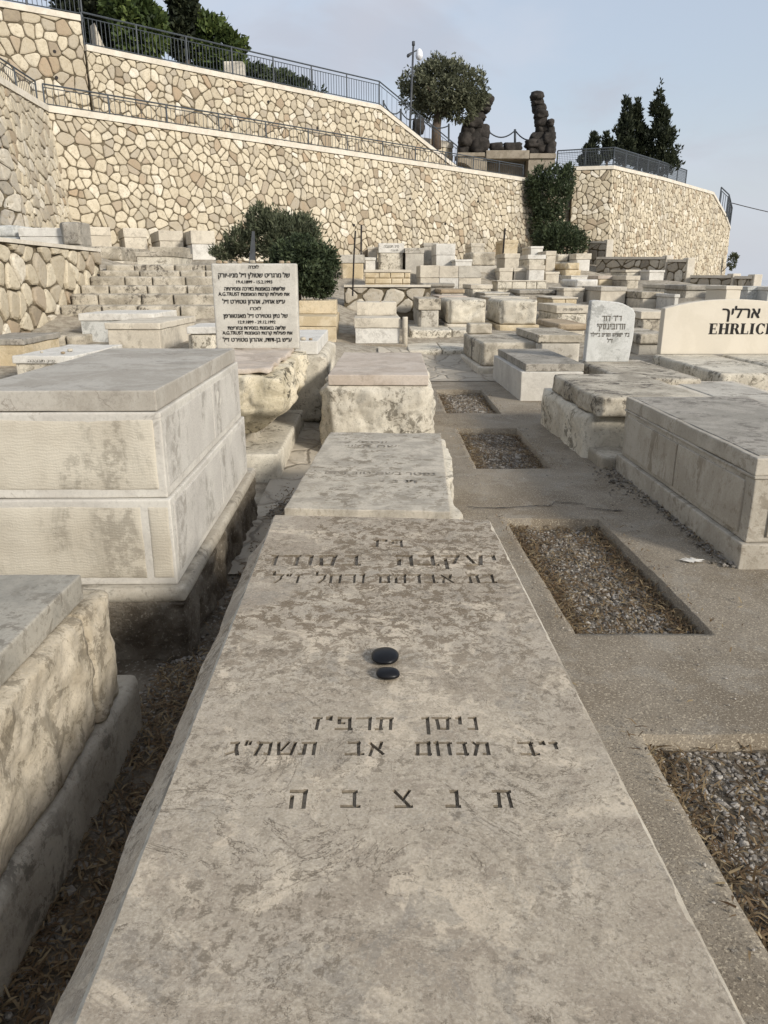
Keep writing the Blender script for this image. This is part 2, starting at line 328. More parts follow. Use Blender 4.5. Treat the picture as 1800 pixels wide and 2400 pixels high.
# hand-cut block letters for the carved lid: strokes x0, y0, x1, y1 and the advance
HL = {'א': (.86, [(.06, .97, .80, .03), (.74, 1, .60, .50), (.12, 0, .24, .58)]), 'ב': (.84, [(.06, .93, .66, .93), (.62, 1, .62, 0), (0, .07, .84, .07)]), 'ג': (.62, [(.16, .93, .5, .93), (.46, 1, .46, .25), (.46, .34, .6, 0), (.46, .3, .06, .05)]),
 'ד': (.78, [(0, .93, .78, .93), (.64, 1, .64, 0)]), 'ה': (.80, [(0, .93, .78, .93), (.70, 1, .70, 0), (.13, .62, .13, 0)]), 'ו': (.34, [(.0, .93, .3, .93), (.24, 1, .24, 0)]), 'ז': (.46, [(0, .93, .46, .93), (.23, 1, .23, 0)]),
 'ח': (.82, [(0, .93, .80, .93), (.71, 1, .71, 0), (.12, 1, .12, 0)]), 'י': (.32, [(.02, .93, .28, .93), (.22, 1, .22, .5)]), 'ל': (.72, [(.08, 1.35, .08, .93), (.04, .93, .70, .93), (.63, 1, .60, .45), (.62, .5, .30, 0)]),
 'ם': (.82, [(0, .93, .80, .93), (.71, 1, .71, 0), (.12, 1, .12, 0), (.06, .07, .78, .07)]), 'מ': (.88, [(.26, .93, .80, .93), (.74, 1, .76, 0), (.46, .07, .82, .07), (.30, .95, .06, 0), (.04, 1, .28, .72)]), 'נ': (.60, [(.2, .93, .5, .93), (.46, 1, .46, 0), (.02, .07, .52, .07)]),
 'ן': (.34, [(.0, .93, .3, .93), (.24, 1, .24, -.34)]), 'ס': (.86, [(0, .93, .84, .93), (.10, 1, .20, .1), (.75, 1, .66, .1), (.14, .07, .70, .07)]), 'ע': (.84, [(.76, 1, .60, .1), (.10, 1, .34, .18), (-.02, -.03, .66, .14)]),
 'פ': (.78, [(.06, .93, .70, .93), (.65, 1, .65, 0), (.02, .07, .70, .07), (.10, 1, .10, .5), (.06, .52, .34, .52)]), 'צ': (.84, [(.04, 1, .74, .02), (.74, 1, .44, .50), (.02, .07, .82, .07)]), 'ק': (.80, [(0, .93, .80, .93), (.72, 1, .46, .18), (.13, .66, .13, -.34)]),
 'ר': (.74, [(0, .93, .70, .93), (.64, 1, .64, 0)]), 'ש': (.94, [(.04, 1, .14, 0), (.48, 1, .22, .34), (.88, 1, .74, 0), (.08, .07, .80, .07)]), 'ת': (.84, [(.08, .93, .80, .93), (.72, 1, .72, 0), (.24, 1, .20, .05), (0, .07, .24, .07)]), '״': (.34, [(.06, 1.06, .04, .78), (.24, 1.06, .22, .78)]), ' ': (.42, [])}
def cut_letters(text, xc, y0, h, width, z0, z1):
    """prisms for a carved line, read from right to left, fitted to width"""
    adv = [HL[c][0] + .24 for c in text]; k = width / (sum(adv) - .24); x = xc + width / 2; vs, fs = [], []
    for c, a in zip(text, adv):
        x -= (a - .24) * k
        for (xa, ya, xb, yb) in HL[c][1]:
            p = Vector((x + xa * k + random.uniform(-.002, .002), y0 + ya * h + random.uniform(-.0012, .0012), 0)); q = Vector((x + xb * k, y0 + yb * h, 0)); d = (q - p).normalized(); hor = abs(d.x) > .8
            n_ = Vector((-d.y, d.x, 0)); w = (.088 if hor else .088) * (h if hor else k) * random.uniform(.9, 1.15); e = d * .004 * random.random()
            ring = [p - n_ * w - e, q - n_ * w + e, q + n_ * w * random.uniform(.85, 1.1) + e, p + n_ * w - e]; b = len(vs); zb = z0 + random.uniform(-.0012, .0012)
            zt_ = z1 + random.uniform(0, .0006); vs += [(v.x, v.y, zb) for v in ring] + [(v.x, v.y, zt_) for v in ring]; fs += [tuple(b + i for i in f) for f in ((0, 3, 2, 1), (4, 5, 6, 7), (0, 1, 5, 4), (1, 2, 6, 5), (2, 3, 7, 6), (3, 0, 4, 7))]
        x -= .24 * k
    return vs, fs
def boulder(mb, c, rx, ry, rz, seed):
    bm = bmesh.new(); bmesh.ops.create_icosphere(bm, subdivisions=3, radius=1); s = Vector((seed, seed * 1.7, seed * .3))
    vs = []
    for v in bm.verts:
        q = v.co.copy(); m = max(abs(q.x), abs(q.y), abs(q.z)); q = q.lerp(q / m, .42); k = 1 + .22 * noise.noise(q * 1.4 + s) + .12 * noise.noise(q * 3.1 + s) + .07 * noise.noise(q * 8 + s); vs.append(Vector((q.x * rx, q.y * ry, q.z * rz)) * k * .86 + Vector(c))
    bm.verts.index_update(); fs = [tuple(v.index for v in f.verts) for f in bm.faces]; bm.free(); mb.add(vs, fs)
CTRL = []                                             # the ground passes under every tomb
def ctrl(x, y, z): CTRL.append((x, y, z))
YAW = R(1.45)

# ------------------------------------------------------------------ the slab in the foreground
def main_slab():
    t = empty('tomb', (0, .55, -.12), 0, 'long foreground tomb, weathered lid carved with Hebrew lines, two black pebbles lying on it', 'tomb')
    NY = 150; Y0, Y1 = .55, 2.79
    xl = lambda y: -.392 - .0205 * (y - .695); xr = lambda y: .46 - .0229 * (y - .695); ye = lambda x: 2.765 - .07 * x
    vs = []; fs = []; P = 10
    for i in range(NY + 1):
        u = i / NY; n1 = noise.noise(Vector((0, u * 60, 3))); n2 = noise.fractal(Vector((5, u * 14, 1)), 1, 2, 5); n3 = noise.fractal(Vector((9, u * 30, 2)), 1, 2, 4); n4 = noise.noise(Vector((2, u * 9, 7)))
        L = lambda x: Y0 + (ye(x) - Y0) * u
        yl, yr = L(-.43), L(.43)
        k = 1 - sm((yl - 2.52) / .1) * .85
        chip = max(0, n2 - .3) * .012
        chr_ = max(0, n3 - .05) * .022
        a, b = xl(yl), xr(yr)
        row = [(a + .02, yl, -.0), (a - (.045 + .004 * n2) * k - .004, yl, .405 + .01 * n1), (a - (.058 + .005 * n2 + .003 * n4) * k - .004, yl, .478 + .012 * n4), (a - .006 + .002 * n1 - chip * .3, yl, .5405 - chip), (a + .003 + .002 * n1, yl, .55 - chip * .35),
               (b - .006 - chr_ * .6 + .002 * n1, yr, .55 - .0005), (b + .003 + .003 * n3, yr, .540 - chr_ * .6), (b + .022 + .014 * n2 * k, yr, .492 + .02 * n3), (b + .034 + .016 * n3, yr, .40), (b - .02, yr, -.0)]
        vs += [(x, y - .55, z + .12) for x, y, z in row]
    for i in range(NY):
        for j in range(P - 1): fs.append((i * P + j, i * P + j + 1, (i + 1) * P + j + 1, (i + 1) * P + j))
        fs.append((i * P + P - 1, i * P, (i + 1) * P, (i + 1) * P + P - 1))
    fs.append(tuple(range(P))); fs.append(tuple(NY * P + j for j in range(P))[::-1])
    me = mesh('lid', vs, fs); bm = bmesh.new(); bm.from_mesh(me); bmesh.ops.recalc_face_normals(bm, faces=bm.faces); bm.to_mesh(me); bm.free()
    me.polygons.foreach_set('material_index', [2 if (i < NY * P and i % P in (3, 5)) else 0 for i in range(len(me.polygons))])
    lid = link('lid', me, [M['slab'], M['carved'], M['arris'], M['carvedfloor']], t, False)
    # carved letters
    dy = -.55
    def line(s, px0, px1, py0, py1, boost=1.0):
        xa, ya = PZ(px0, py0, .55); xb, yb = PZ(px1, py0, .55); x2, y2 = PZ(px0, py1, .55); h = (ya - y2) * boost
        return (s, (xa + xb) / 2, y2 + dy + (yb - ya) / 2, h, xb - xa)
    LN = [line('יעקבה  בסודו', 637, 1160, 1301, 1325), line('בת אברהם ורחל ז״ל', 640, 1158, 1346, 1366), line('פ״נ', 868, 945, 1265, 1281),
          line('ניסן  תרפ״ז', 735, 1118, 1681, 1710), line('י״ב  מנחם  אב  תשמ״ג', 538, 1304, 1739, 1769), line('ת  נ  צ  ב  ה', 682, 1196, 1852, 1892)]
    v2, f2 = [], []
    for q in LN:
        a_, b_ = cut_letters(*q, .661, .69); f2 += [tuple(i + len(v2) for i in f) for f in b_]; v2 += a_
    tm = mesh('carving', v2, f2); tm.materials.append(M['slab']); tm.materials.append(M['carved'])
    tm.materials.append(M['slab']); tm.materials.append(M['carvedfloor']); tm.polygons.foreach_set('material_index', [3 if i % 6 == 0 else 1 for i in range(len(tm.polygons))])
    bmx = bmesh.new(); bmx.from_mesh(tm); bmesh.ops.remove_doubles(bmx, verts=bmx.verts, dist=1e-5); bmesh.ops.recalc_face_normals(bmx, faces=bmx.faces); bmx.to_mesh(tm); bmx.free()
    cut = bpy.data.objects.new('carving', tm); COL.objects.link(cut); cut.parent = t
    md = lid.modifiers.new('carve', 'BOOLEAN'); md.object = cut; md.operation = 'DIFFERENCE'; md.solver = 'EXACT'; md.use_self = True; md.material_mode = 'INDEX'
    bpy.context.view_layer.update()
    res = bpy.data.meshes.new_from_object(lid.evaluated_get(bpy.context.evaluated_depsgraph_get()))
    print('CARVE', len(me.polygons), len(res.polygons)); lid.modifiers.clear(); lid.data = res
    bpy.data.objects.remove(cut)
    ctrl(0, 1, -.13)
    for (x, y, a, b, c, lab) in ((.003, 1.628, .034, .0385, .0125, 'larger, flatter black pebble, the far one of two lying on the carved slab'), (.009, 1.545, .0285, .0225, .0115, 'smaller oblong black pebble, the near one of two lying on the carved slab')):
        bm = bmesh.new(); bmesh.ops.create_icosphere(bm, subdivisions=4, radius=1)
        for v in bm.verts:
            nz = 1 + .05 * noise.noise(v.co * 1.3 + Vector((a * 99, 0, 0)))
            q = v.co; sx = abs(q.x) ** .86 * (1 if q.x > 0 else -1); v.co = Vector((sx * a, q.y * b, q.z * c)) * nz
        me = bpy.data.meshes.new('pebble'); bm.to_mesh(me); bm.free()
        o = link('pebble', me, M['pebble']); o.location = (x, y, .55 + c * .97); o.rotation_euler = (0, 0, -.06); tag(o, lab, 'pebble', 'black pebbles on the slab')
main_slab()

def text_on_top(parent, lines, z, mat='lettergrey', rz=0.0, loc=(0, 0)):
    for l in lines:
        v, f = merge_text([l], bold=.0, extrude=.0006); o = link('inscription', mesh('inscription', v, f), M[mat], parent, False); o.location = (loc[0], loc[1], z + .001); o.rotation_euler = (0, 0, rz)
def text_on_front(parent, lines, x, y, z, mat='letter', bold=.012):
    for l in lines:
        v, f = merge_text([l], bold=bold, extrude=.001); o = link('inscription', mesh('inscription', v, f), M[mat], parent, False); o.location = (x, y - .0042, z); o.rotation_euler = (math.pi / 2, 0, 0)

# ------------------------------------------------------------------ near tombs (local: x across, y away, z up)
def near_tombs():
    # second slab behind the carved one
    t = empty('tomb', (-.475, 3.36, -.1), R(-2.8), 'low tomb right behind the carved slab, faintly lettered lid with a broken right edge', 'tomb')
    block('lid', t, M['slab2'], 0, .79, 0, 1.83, .45, .5, seg=.06, r=.005, wob=.003)
    block('body', t, 'rough', .02, .785, .02, 1.88, 0, .448, seg=.028, r=.012, amp=.07, faces='RFLB', margin=.0, freq=3.6)
    text_on_top(t, [(heb('פ״נ יוסף'), .42, 1.48, .09, .34), (heb('בן משה הלוי'), .42, 1.36, .09, .5), (heb('נפטר בשם טוב ביום'), .42, .66, .09, .62), (heb('ת נ צ ב ה'), .42, .5, .08, .42)], .5, 'letterfaint')
    ctrl(-.2, 4.2, -.12)
    # rock faced block with a smooth cream top
    t = empty('tomb', (-.48, 6.42, 0), R(-.9), 'tall rough block tomb with smooth cream top, behind the two low lids', 'tomb')
    block('lid', t, 'pink', 0, .865, 0, 2.0, .56, .65, seg=.1, r=.006)
    block('body', t, 'rough', -.02, .86, .012, 2.0, -.25, .558, seg=.02, r=.012, amp=.085, faces='FRL', margin=.06, freq=3.6)
    ctrl(-.1, 6.4, -.1); ctrl(-.1, 8.4, -.1)
    # LB large box at left
    t = empty('tomb', (-1.66, 2.85, -.12), R(1.2), 'big two-course box tomb on the left, thick grey lid, concrete footing', 'tomb')
    block('lid', t, 'lbtop', .012, .772, .012, 1.80, 1.071, 1.152, seg=.08, r=.005)
    mb = MB(); rock_box(mb, .0, .785, 0, 1.815, .72, 1.068, seg=.3, r=.006); mb.build('margin', M['hammerplain'], t, True)
    mb = MB(); rock_box(mb, .03, .755, -.001, .3, .755, 1.04, seg=.03, r=.006, amp=.006, faces='F', margin=.03, freq=9); mb.build('combed_panel', M['comb'], t, True)
    mb = MB(); rock_box(mb, .4, .787, .035, .98, .752, 1.037, seg=.05, r=.006); rock_box(mb, .4, .787, .995, 1.78, .752, 1.037, seg=.05, r=.006); mb.build('hammered_panel', M['hammer'], t, True)
    block('lower_course', t, 'hammerplain', -.02, .80, -.02, 1.86, .35, .718, seg=.3, r=.006)
    mb = MB(); rock_box(mb, .0, .68, -.0215, .3, .38, .69, seg=.03, r=.006, amp=.007, faces='F', margin=.03, freq=8); rock_box(mb, .705, .79, -.0215, .3, .38, .69, seg=.03, r=.006, amp=.004, faces='F', margin=.02); mb.build('combed_panel', M['comb'], t, True)
    mb = MB(); rock_box(mb, .4, .802, .03, 1.0, .38, .692, seg=.05, r=.006); rock_box(mb, .4, .802, 1.012, 1.83, .38, .692, seg=.05, r=.006); mb.build('hammered_panel', M['hammer'], t, True)
    mb = MB(); rock_box(mb, -.1, .835, -.06, 1.98, .285, .348, seg=.04, r=.012, amp=.012, faces='FR', margin=.03); mb.build('footing', M['footing'], t, True)
    mb = MB(); rock_box(mb, -.1, .79, -.02, 1.94, -.1, .30, seg=.025, r=.02, amp=.06, faces='FR', margin=0, freq=7, wob=.008); mb.build('earth_bank', M['earthbank'], t, True)
    ctrl(-1.3, 3.7, -.13)
    # NL near left
    t = empty('tomb', (-1.72, .55, -.12), R(0), 'grey lid over a yellowish rough body, nearest tomb at the left border', 'tomb')
    block('lid', t, 'greytop2', 0, .81, 0, 1.51, .64, .72, seg=.06, r=.005)
    mb = MB(); rock_box(mb, .02, .825, 0, 1.40, .25, .638, seg=.014, r=.01, amp=.034, faces='R', margin=.012, freq=6.5); rock_box(mb, .02, .83, 1.43, 1.62, .25, .625, seg=.014, r=.01, amp=.026, faces='RB', margin=.012, freq=6.5)
    mb.build('body', M['roughyellow'], t, True)
    block('footing', t, 'footing', -.05, .855, -.05, 1.75, 0, .248, seg=.05, r=.02, amp=.014, faces='RB', margin=.03, freq=3)
    ctrl(-1.3, 1.5, -.13)
    # boulder tomb with the memorial stone
    t = empty('tomb', (-1.66, 5.68, -.08), R(.6), 'boulder tomb with rugged sides, carrying the tall headstone lettered with twelve lines', 'tomb')
    block('lid', t, 'pink', .0, .785, .0, 2.0, .825, .865, seg=.04, r=.012, wob=.012)
    mb = MB(); rock_box(mb, .02, .78, .02, 1.98, .31, .83, seg=.02, r=.05, amp=.15, faces='FRL', margin=0.0, freq=2.8, wob=.008)
    def taper(v):
        k = max(0, min(1, (.56 - v[2]) / .24)) ** 1.2; return (v[0] - (.2 * k if v[0] > .4 else -.1 * k) * abs(v[0] - .4) / .38, v[1] + .22 * k * max(0, 1 - v[1] / .5), v[2])
    mb.v = [taper(v) for v in mb.v]; mb.build('body', M['boulder'], t, True)
    block('footing', t, 'rough', -.02, .83, -.04, 2.0, -.1, .21, seg=.06, r=.01, amp=.015, faces='FR')
    block('bedding_block', t, 'footing', .1, .58, .45, 1.8, .2, .42, seg=.2)
    hs = block('headstone', t, 'hstone', .035, .845, 1.72, 1.84, .86, 1.655, seg=.03, r=.014, wob=.0009)
    T = [('לזכרה', .40, .715, .040, .095), ('של מרגריט שטולץ ז״ל מניו-יורק', .40, .635, .055, .68), ('19.4.1899 - 15.2.1993', .40, .58, .036, .34), ('שליוותה בנאמנות בדרכה ומסירותה', .40, .515, .046, .58), ('A.G.TRUST את פעילות קרנות הנאמנות', .39, .467, .042, .68),
         ('ע״ש אחיה, אהרון גוטוירט ז״ל', .385, .395, .052, .60), ('לזכרו', .40, .335, .038, .105), ('של נתן גוטוירט ז״ל מאנטוורפן', .395, .262, .050, .62), ('12.9.1899 - 29.12.1992', .405, .208, .036, .36), ('שליווה בנאמנות במסירות ובחריצות', .40, .15, .046, .56), ('A.G.TRUST את פעילות קרנות הנאמנות', .405, .104, .042, .68), ('ע״ש בן-דודו, אהרון גוטוירט ז״ל', .40, .036, .052, .67)]
    L = []
    for s, x, y, sz, w in T:
        if s[0].isdigit(): q = s
        elif s.startswith('A.G'): q = 'A.G.TRUST ' + heb(s[10:])
        else: q = heb(s)
        L.append((q, x + .04, y + .03, sz * 1.12, w * 1.0))
    text_on_front(hs, L, 0, 1.72, .865, 'letter', .02)
    ctrl(-1.3, 6.5, -.05)
    # white rough block behind it
    t = empty('tomb', (-1.48, 7.95, .05), R(.6), 'white tomb half hidden behind the boulder-like tomb, its rough right end showing', 'tomb')
    block('lid', t, 'white', .1, .78, .0, 1.8, .62, .76, seg=.1, r=.008)
    block('body', t, 'rough', .0, .83, -.02, 1.8, -.1, .618, seg=.05, r=.03, amp=.05, faces='FR', margin=.05)
    ctrl(-1, 8.8, -.02)
    # R1
    t = empty('tomb', (1.845, 3.585, 0), R(.8), 'big grey-cream box tomb with a plinth at the right edge, thick lid overhanging panelled sides', 'tomb')
    block('plinth', t, 'r1', 0, .98, 0, 2.06, -.1, .137, seg=.08, r=.008)
    block('body', t, 'r1', .03, .95, .025, 2.03, .138, .475, seg=.08, r=.008)
    mb = MB(); rock_box(mb, .019, .3, .11, .98, .17, .45, seg=.06, r=.004); rock_box(mb, .019, .3, 1.0, 1.95, .17, .45, seg=.06, r=.004); rock_box(mb, .13, .93, .012, .3, .17, .45, seg=.06, r=.004); mb.build('side_panel', M['r1p'], t, True)
    block('moulding', t, 'r1', .022, .96, .018, 2.04, .476, .492, seg=.2, r=.005)
    block('lid', t, 'r1', .028, .955, .03, 2.04, .493, .585, seg=.06, r=.007)
    block('lid_panel', t, 'greytop', .06, .92, .08, 2.0, .56, .5885, seg=.06, r=.003)
    ctrl(2.2, 4.5, -.14)
    # R2
    t = empty('tomb', (1.73, 5.68, 0), R(1.6), 'thick cracked rough lid on a pale body, behind the big right box tomb', 'tomb')
    block('step', t, 'dirty', .0, .8, 0, .4, -.1, .10, seg=.06, r=.012, amp=.01, faces='FL')
    block('body', t, 'rough', -.02, .80, .40, 2.0, -.1, .36, seg=.026, r=.01, amp=.045, faces='FL', margin=.04, freq=4)
    block('lid', t, 'dirty', .03, .86, .30, 1.74, .361, .535, seg=.024, r=.016, amp=.06, faces='FLR', margin=.012, freq=4.5)
    ctrl(2.1, 6.8, -.14)
    # R3
    t = empty('tomb', (1.68, 9.12, 0), R(1.4), 'low smooth tomb with white front and grey slab, beside the farthest gravel pit', 'tomb')
    block('body', t, 'hammerplain', 0, .76, 0, 2.05, -.15, .345, seg=.1, r=.008)
    block('lid', t, 'greytop', .06, .78, .06, 2.05, .346, .44, seg=.06, r=.008)
    ctrl(2, 10, -.1)
    # R4
    t = empty('tomb', (1.52, 11.55, .0), R(2.5), 'stained rough tomb with a head block at its far end, beside the crazy paving', 'tomb')
    block('base', t, 'cream', -.06, .95, -.06, 2.1, -.1, .14, seg=.12, r=.02, amp=.015, faces='FL')
    block('body', t, 'dirty', .0, .92, .0, 2.0, .141, .50, seg=.05, r=.02, amp=.03, faces='FL', margin=.03)
    block('head_block', t, 'dirty', .05, .45, 1.75, 2.05, .5, .68, seg=.06, r=.02, amp=.02, faces='FL')
    ctrl(1.9, 12.5, 0)
    # R5 with small headstone
    t = empty('tomb', (2.64, 8.2, -.05), R(1.0), 'tomb with a small weathered grey headstone of four Hebrew lines', 'tomb')
    block('body', t, 'rough', -.02, .84, .0, 1.8, -.1, .30, seg=.07, r=.012, amp=.02, faces='FL')
    block('lid', t, 'dirty', .0, .82, -.06, 1.85, .301, .45, seg=.05, r=.02, amp=.03, faces='FLR', margin=.02)
    mb = MB(); prof = [(.0, .0), (.57, .0), (.60, .30), (.60, .60), (.565, .665), (.50, .70), (.42, .735), (.36, .75), (.2, .765), (.08, .775), (.02, .765)]
    y0, y1 = 1.55, 1.68; k = len(prof)
    mb.add([(x, y0, z + .45) for x, z in prof] + [(x, y1, z + .45) for x, z in prof], [tuple(range(k)), tuple(range(2 * k - 1, k - 1, -1))] + [(i, i + k, (i + 1) % k + k, (i + 1) % k) for i in range(k)])
    hs = mb.build('headstone', M['hsgrey'], t)
    bv = hs.modifiers.new('worn_edge', 'BEVEL'); bv.width = .012; bv.segments = 2
    for q in (('ד״ר דוד', .30, .52, .062, .25), ('וודובינסקי', .30, .415, .068, .36), ('ב״ר ישעיהו ומרים ב״יילר', .295, .325, .042, .50), ('ז״ל', .30, .25, .042, .07)):
        v, f = cut_letters(*q, -.001, .0015); o = link('inscription', mesh('inscription', v, f), M['lettergrey'], hs, False); o.location = (0, y0 - .0035, .45); o.rotation_euler = (math.pi / 2, 0, 0)
    ctrl(3, 9, -.05)
    # arched white double headstone
    t = empty('tomb', (3.95, 8.75, -.05), R(.6), 'double tomb with wide arched cream headstone lettered black in Hebrew and Latin', 'tomb')
    block('base', t, 'grey', -.03, 2.0, -.05, 2.3, -.2, .12, seg=.2, r=.02)
    block('slab', t, 'rough', .0, .86, .0, 2.2, .121, .43, seg=.06, r=.02, amp=.03, faces='FL', margin=.03)
    block('slab', t, 'rough', 1.0, 1.9, .0, 2.2, .121, .43, seg=.06, r=.02, amp=.03, faces='FL', margin=.03)
    W = 1.98; xs = [W * i / 24 for i in range(25)]; prof = [(0, 0), (W, 0)] + [(x, .645 + .125 * max(0, 1 - (abs(x / W - .5) * 2) ** 2.2) + (.0)) for x in xs[::-1]]
    mb = MB(); k = len(prof); mb.add([(x + .1, 2.22, z + .43) for x, z in prof] + [(x + .1, 2.38, z + .43) for x, z in prof], [tuple(range(k)), tuple(range(2 * k - 1, k - 1, -1))] + [(i, i + k, (i + 1) % k + k, (i + 1) % k) for i in range(k)])
    hs = mb.build('headstone', M['smoothcream'], t); bv = hs.modifiers.new('edge', 'BEVEL'); bv.width = .008; bv.segments = 2
    text_on_front(hs, [(heb('ארליך'), 1.20, .515, .215, .54)], 0, 2.22, .43, 'letter', .022)
    o = serif_word(hs, 'EHRLICH', .765, .30, .152); o.scale = (1.17, 1, 1); o.location = (.765, 2.2185, .715); o.rotation_euler = (math.pi / 2, 0, 0)
    ctrl(4.9, 10, -.05)
    # R7 low slab
    x, y = PZ(1714, 954, .33)
    t = empty('tomb', (x, y, -.02), R(1), 'low flat slab tomb between the big right box tomb and the small headstone', 'tomb')
    block('lid', t, 'cream', .0, .85, .0, 1.75, .27, .35, seg=.08, r=.01)
    block('panel', t, 'grey', .1, .75, .12, 1.6, .3, .36, seg=.08, r=.01)
    block('body', t, 'greytop', .04, .82, .03, 1.72, -.2, .269, seg=.1, r=.01)
    ctrl(x + .4, y + 1, -.1)

def serif_word(parent, word, x, y, h):
    """bold roman capitals with bracketless serifs, built from bars"""
    mb = MB(); T = .24 * h; t = .085 * h; s = .075 * h; ox, oy = x, y; x = 0.0
    def bar(x0, x1, y0, y1): mb.box(x0, x1, y0, y1, -.001, .0012)
    def stem(x0): bar(x0, x0 + T, 0, h); bar(x0 - s, x0 + T + s, 0, t * .8); bar(x0 - s, x0 + T + s, h - t * .8, h)
    def curve(cx, cy, rx, ry, a0, a1, wa, wb, n=20):
        vs = []; 
        for i in range(n + 1):
            a = R(a0 + (a1 - a0) * i / n); k = abs(math.cos(a)); w = wb + (wa - wb) * k
            for q in (0, w): vs.append((cx + (rx - q) * math.cos(a), cy + (ry - q * .9) * math.sin(a), .0012))
        mb.add(vs, [(2 * i, 2 * i + 2, 2 * i + 3, 2 * i + 1) for i in range(n)])
    for c in word:
        if c == 'E':
            stem(x + s); a = x + s + T; bar(a, a + .36 * h, 0, t); bar(a, a + .33 * h, h - t, h); bar(a, a + .22 * h, h / 2 - t / 2, h / 2 + t / 2); bar(a + .30 * h, a + .36 * h, 0, .28 * h); bar(a + .27 * h, a + .33 * h, h * .74, h); bar(a + .17 * h, a + .22 * h, .38 * h, .62 * h); x += .78 * h
        elif c == 'H': stem(x + s); stem(x + s + .5 * h); bar(x + s + T, x + s + .5 * h, h / 2 - t / 2, h / 2 + t / 2); x += .93 * h
        elif c == 'R':
            stem(x + s); a = x + s + T; bar(a, a + .14 * h, h - t, h); bar(a, a + .14 * h, .46 * h, .46 * h + t); curve(a + .1 * h, .73 * h, .29 * h, .27 * h, -90, 90, T * .9, t)
            mb.add([(a + .08 * h, .48 * h, .0012), (a + .08 * h + T * .9, .5 * h, .0012), (a + .52 * h, .0, .0012), (a + .52 * h - T * 1.05, 0, .0012)], [(3, 2, 1, 0)]); bar(a + .4 * h, a + .58 * h, 0, t * .8); x += .86 * h
        elif c == 'L': stem(x + s); a = x + s + T; bar(a, a + .36 * h, 0, t); bar(a + .30 * h, a + .36 * h, 0, .3 * h); x += .76 * h
        elif c == 'I': stem(x + s); x += .50 * h
        elif c == 'C': curve(x + .4 * h, h / 2, .40 * h, .52 * h, 42, 318, T, t, 30); bar(x + .66 * h, x + .71 * h, .62 * h, h); x += .80 * h
    return mb.build('inscription', M['letter'], parent)

M['slab2'] = limestone('second_lid_limestone', (.36, .325, .265), (.50, .45, .365), dark=(.20, .17, .125), stain=.85, stscale=14, bump=.3, veins=.6, mscale=6)
M['lbtop'] = limestone('grey_lid_limestone', (.345, .315, .265), (.43, .40, .345), dark=(.17, .15, .125), stain=.35, veins=.9, bump=.25)
M['hammerplain'] = limestone('dressed_limestone', (.49, .46, .405), (.57, .54, .475), stain=.12, bump=.25)
M['greytop2'] = limestone('grey_near_lid', (.29, .27, .225), (.37, .34, .28), dark=(.14, .12, .09), stain=.7, stscale=16, bump=.3)
M['hstone'] = limestone('memorial_limestone', (.47, .445, .39), (.53, .505, .445), stain=.15, bump=.25)
M['hsgrey'] = limestone('grey_headstone', (.46, .46, .43), (.55, .55, .52), dark=(.15, .15, .135), stain=.45, bump=.5)
M['smoothcream'] = limestone('smooth_cream_stone', (.60, .545, .445), (.63, .575, .475), stain=.02, bump=.06, veins=0, speck=.08)
M['r1'] = limestone('box_tomb_limestone', (.36, .325, .265), (.45, .41, .34), dark=(.17, .14, .10), stain=.55, stscale=10, bump=.4)
M['r1p'] = limestone('box_tomb_panel', (.37, .33, .265), (.44, .40, .33), dark=(.17, .135, .09), stain=.6, stscale=6, bump=.5, vert=.35)
near_tombs()

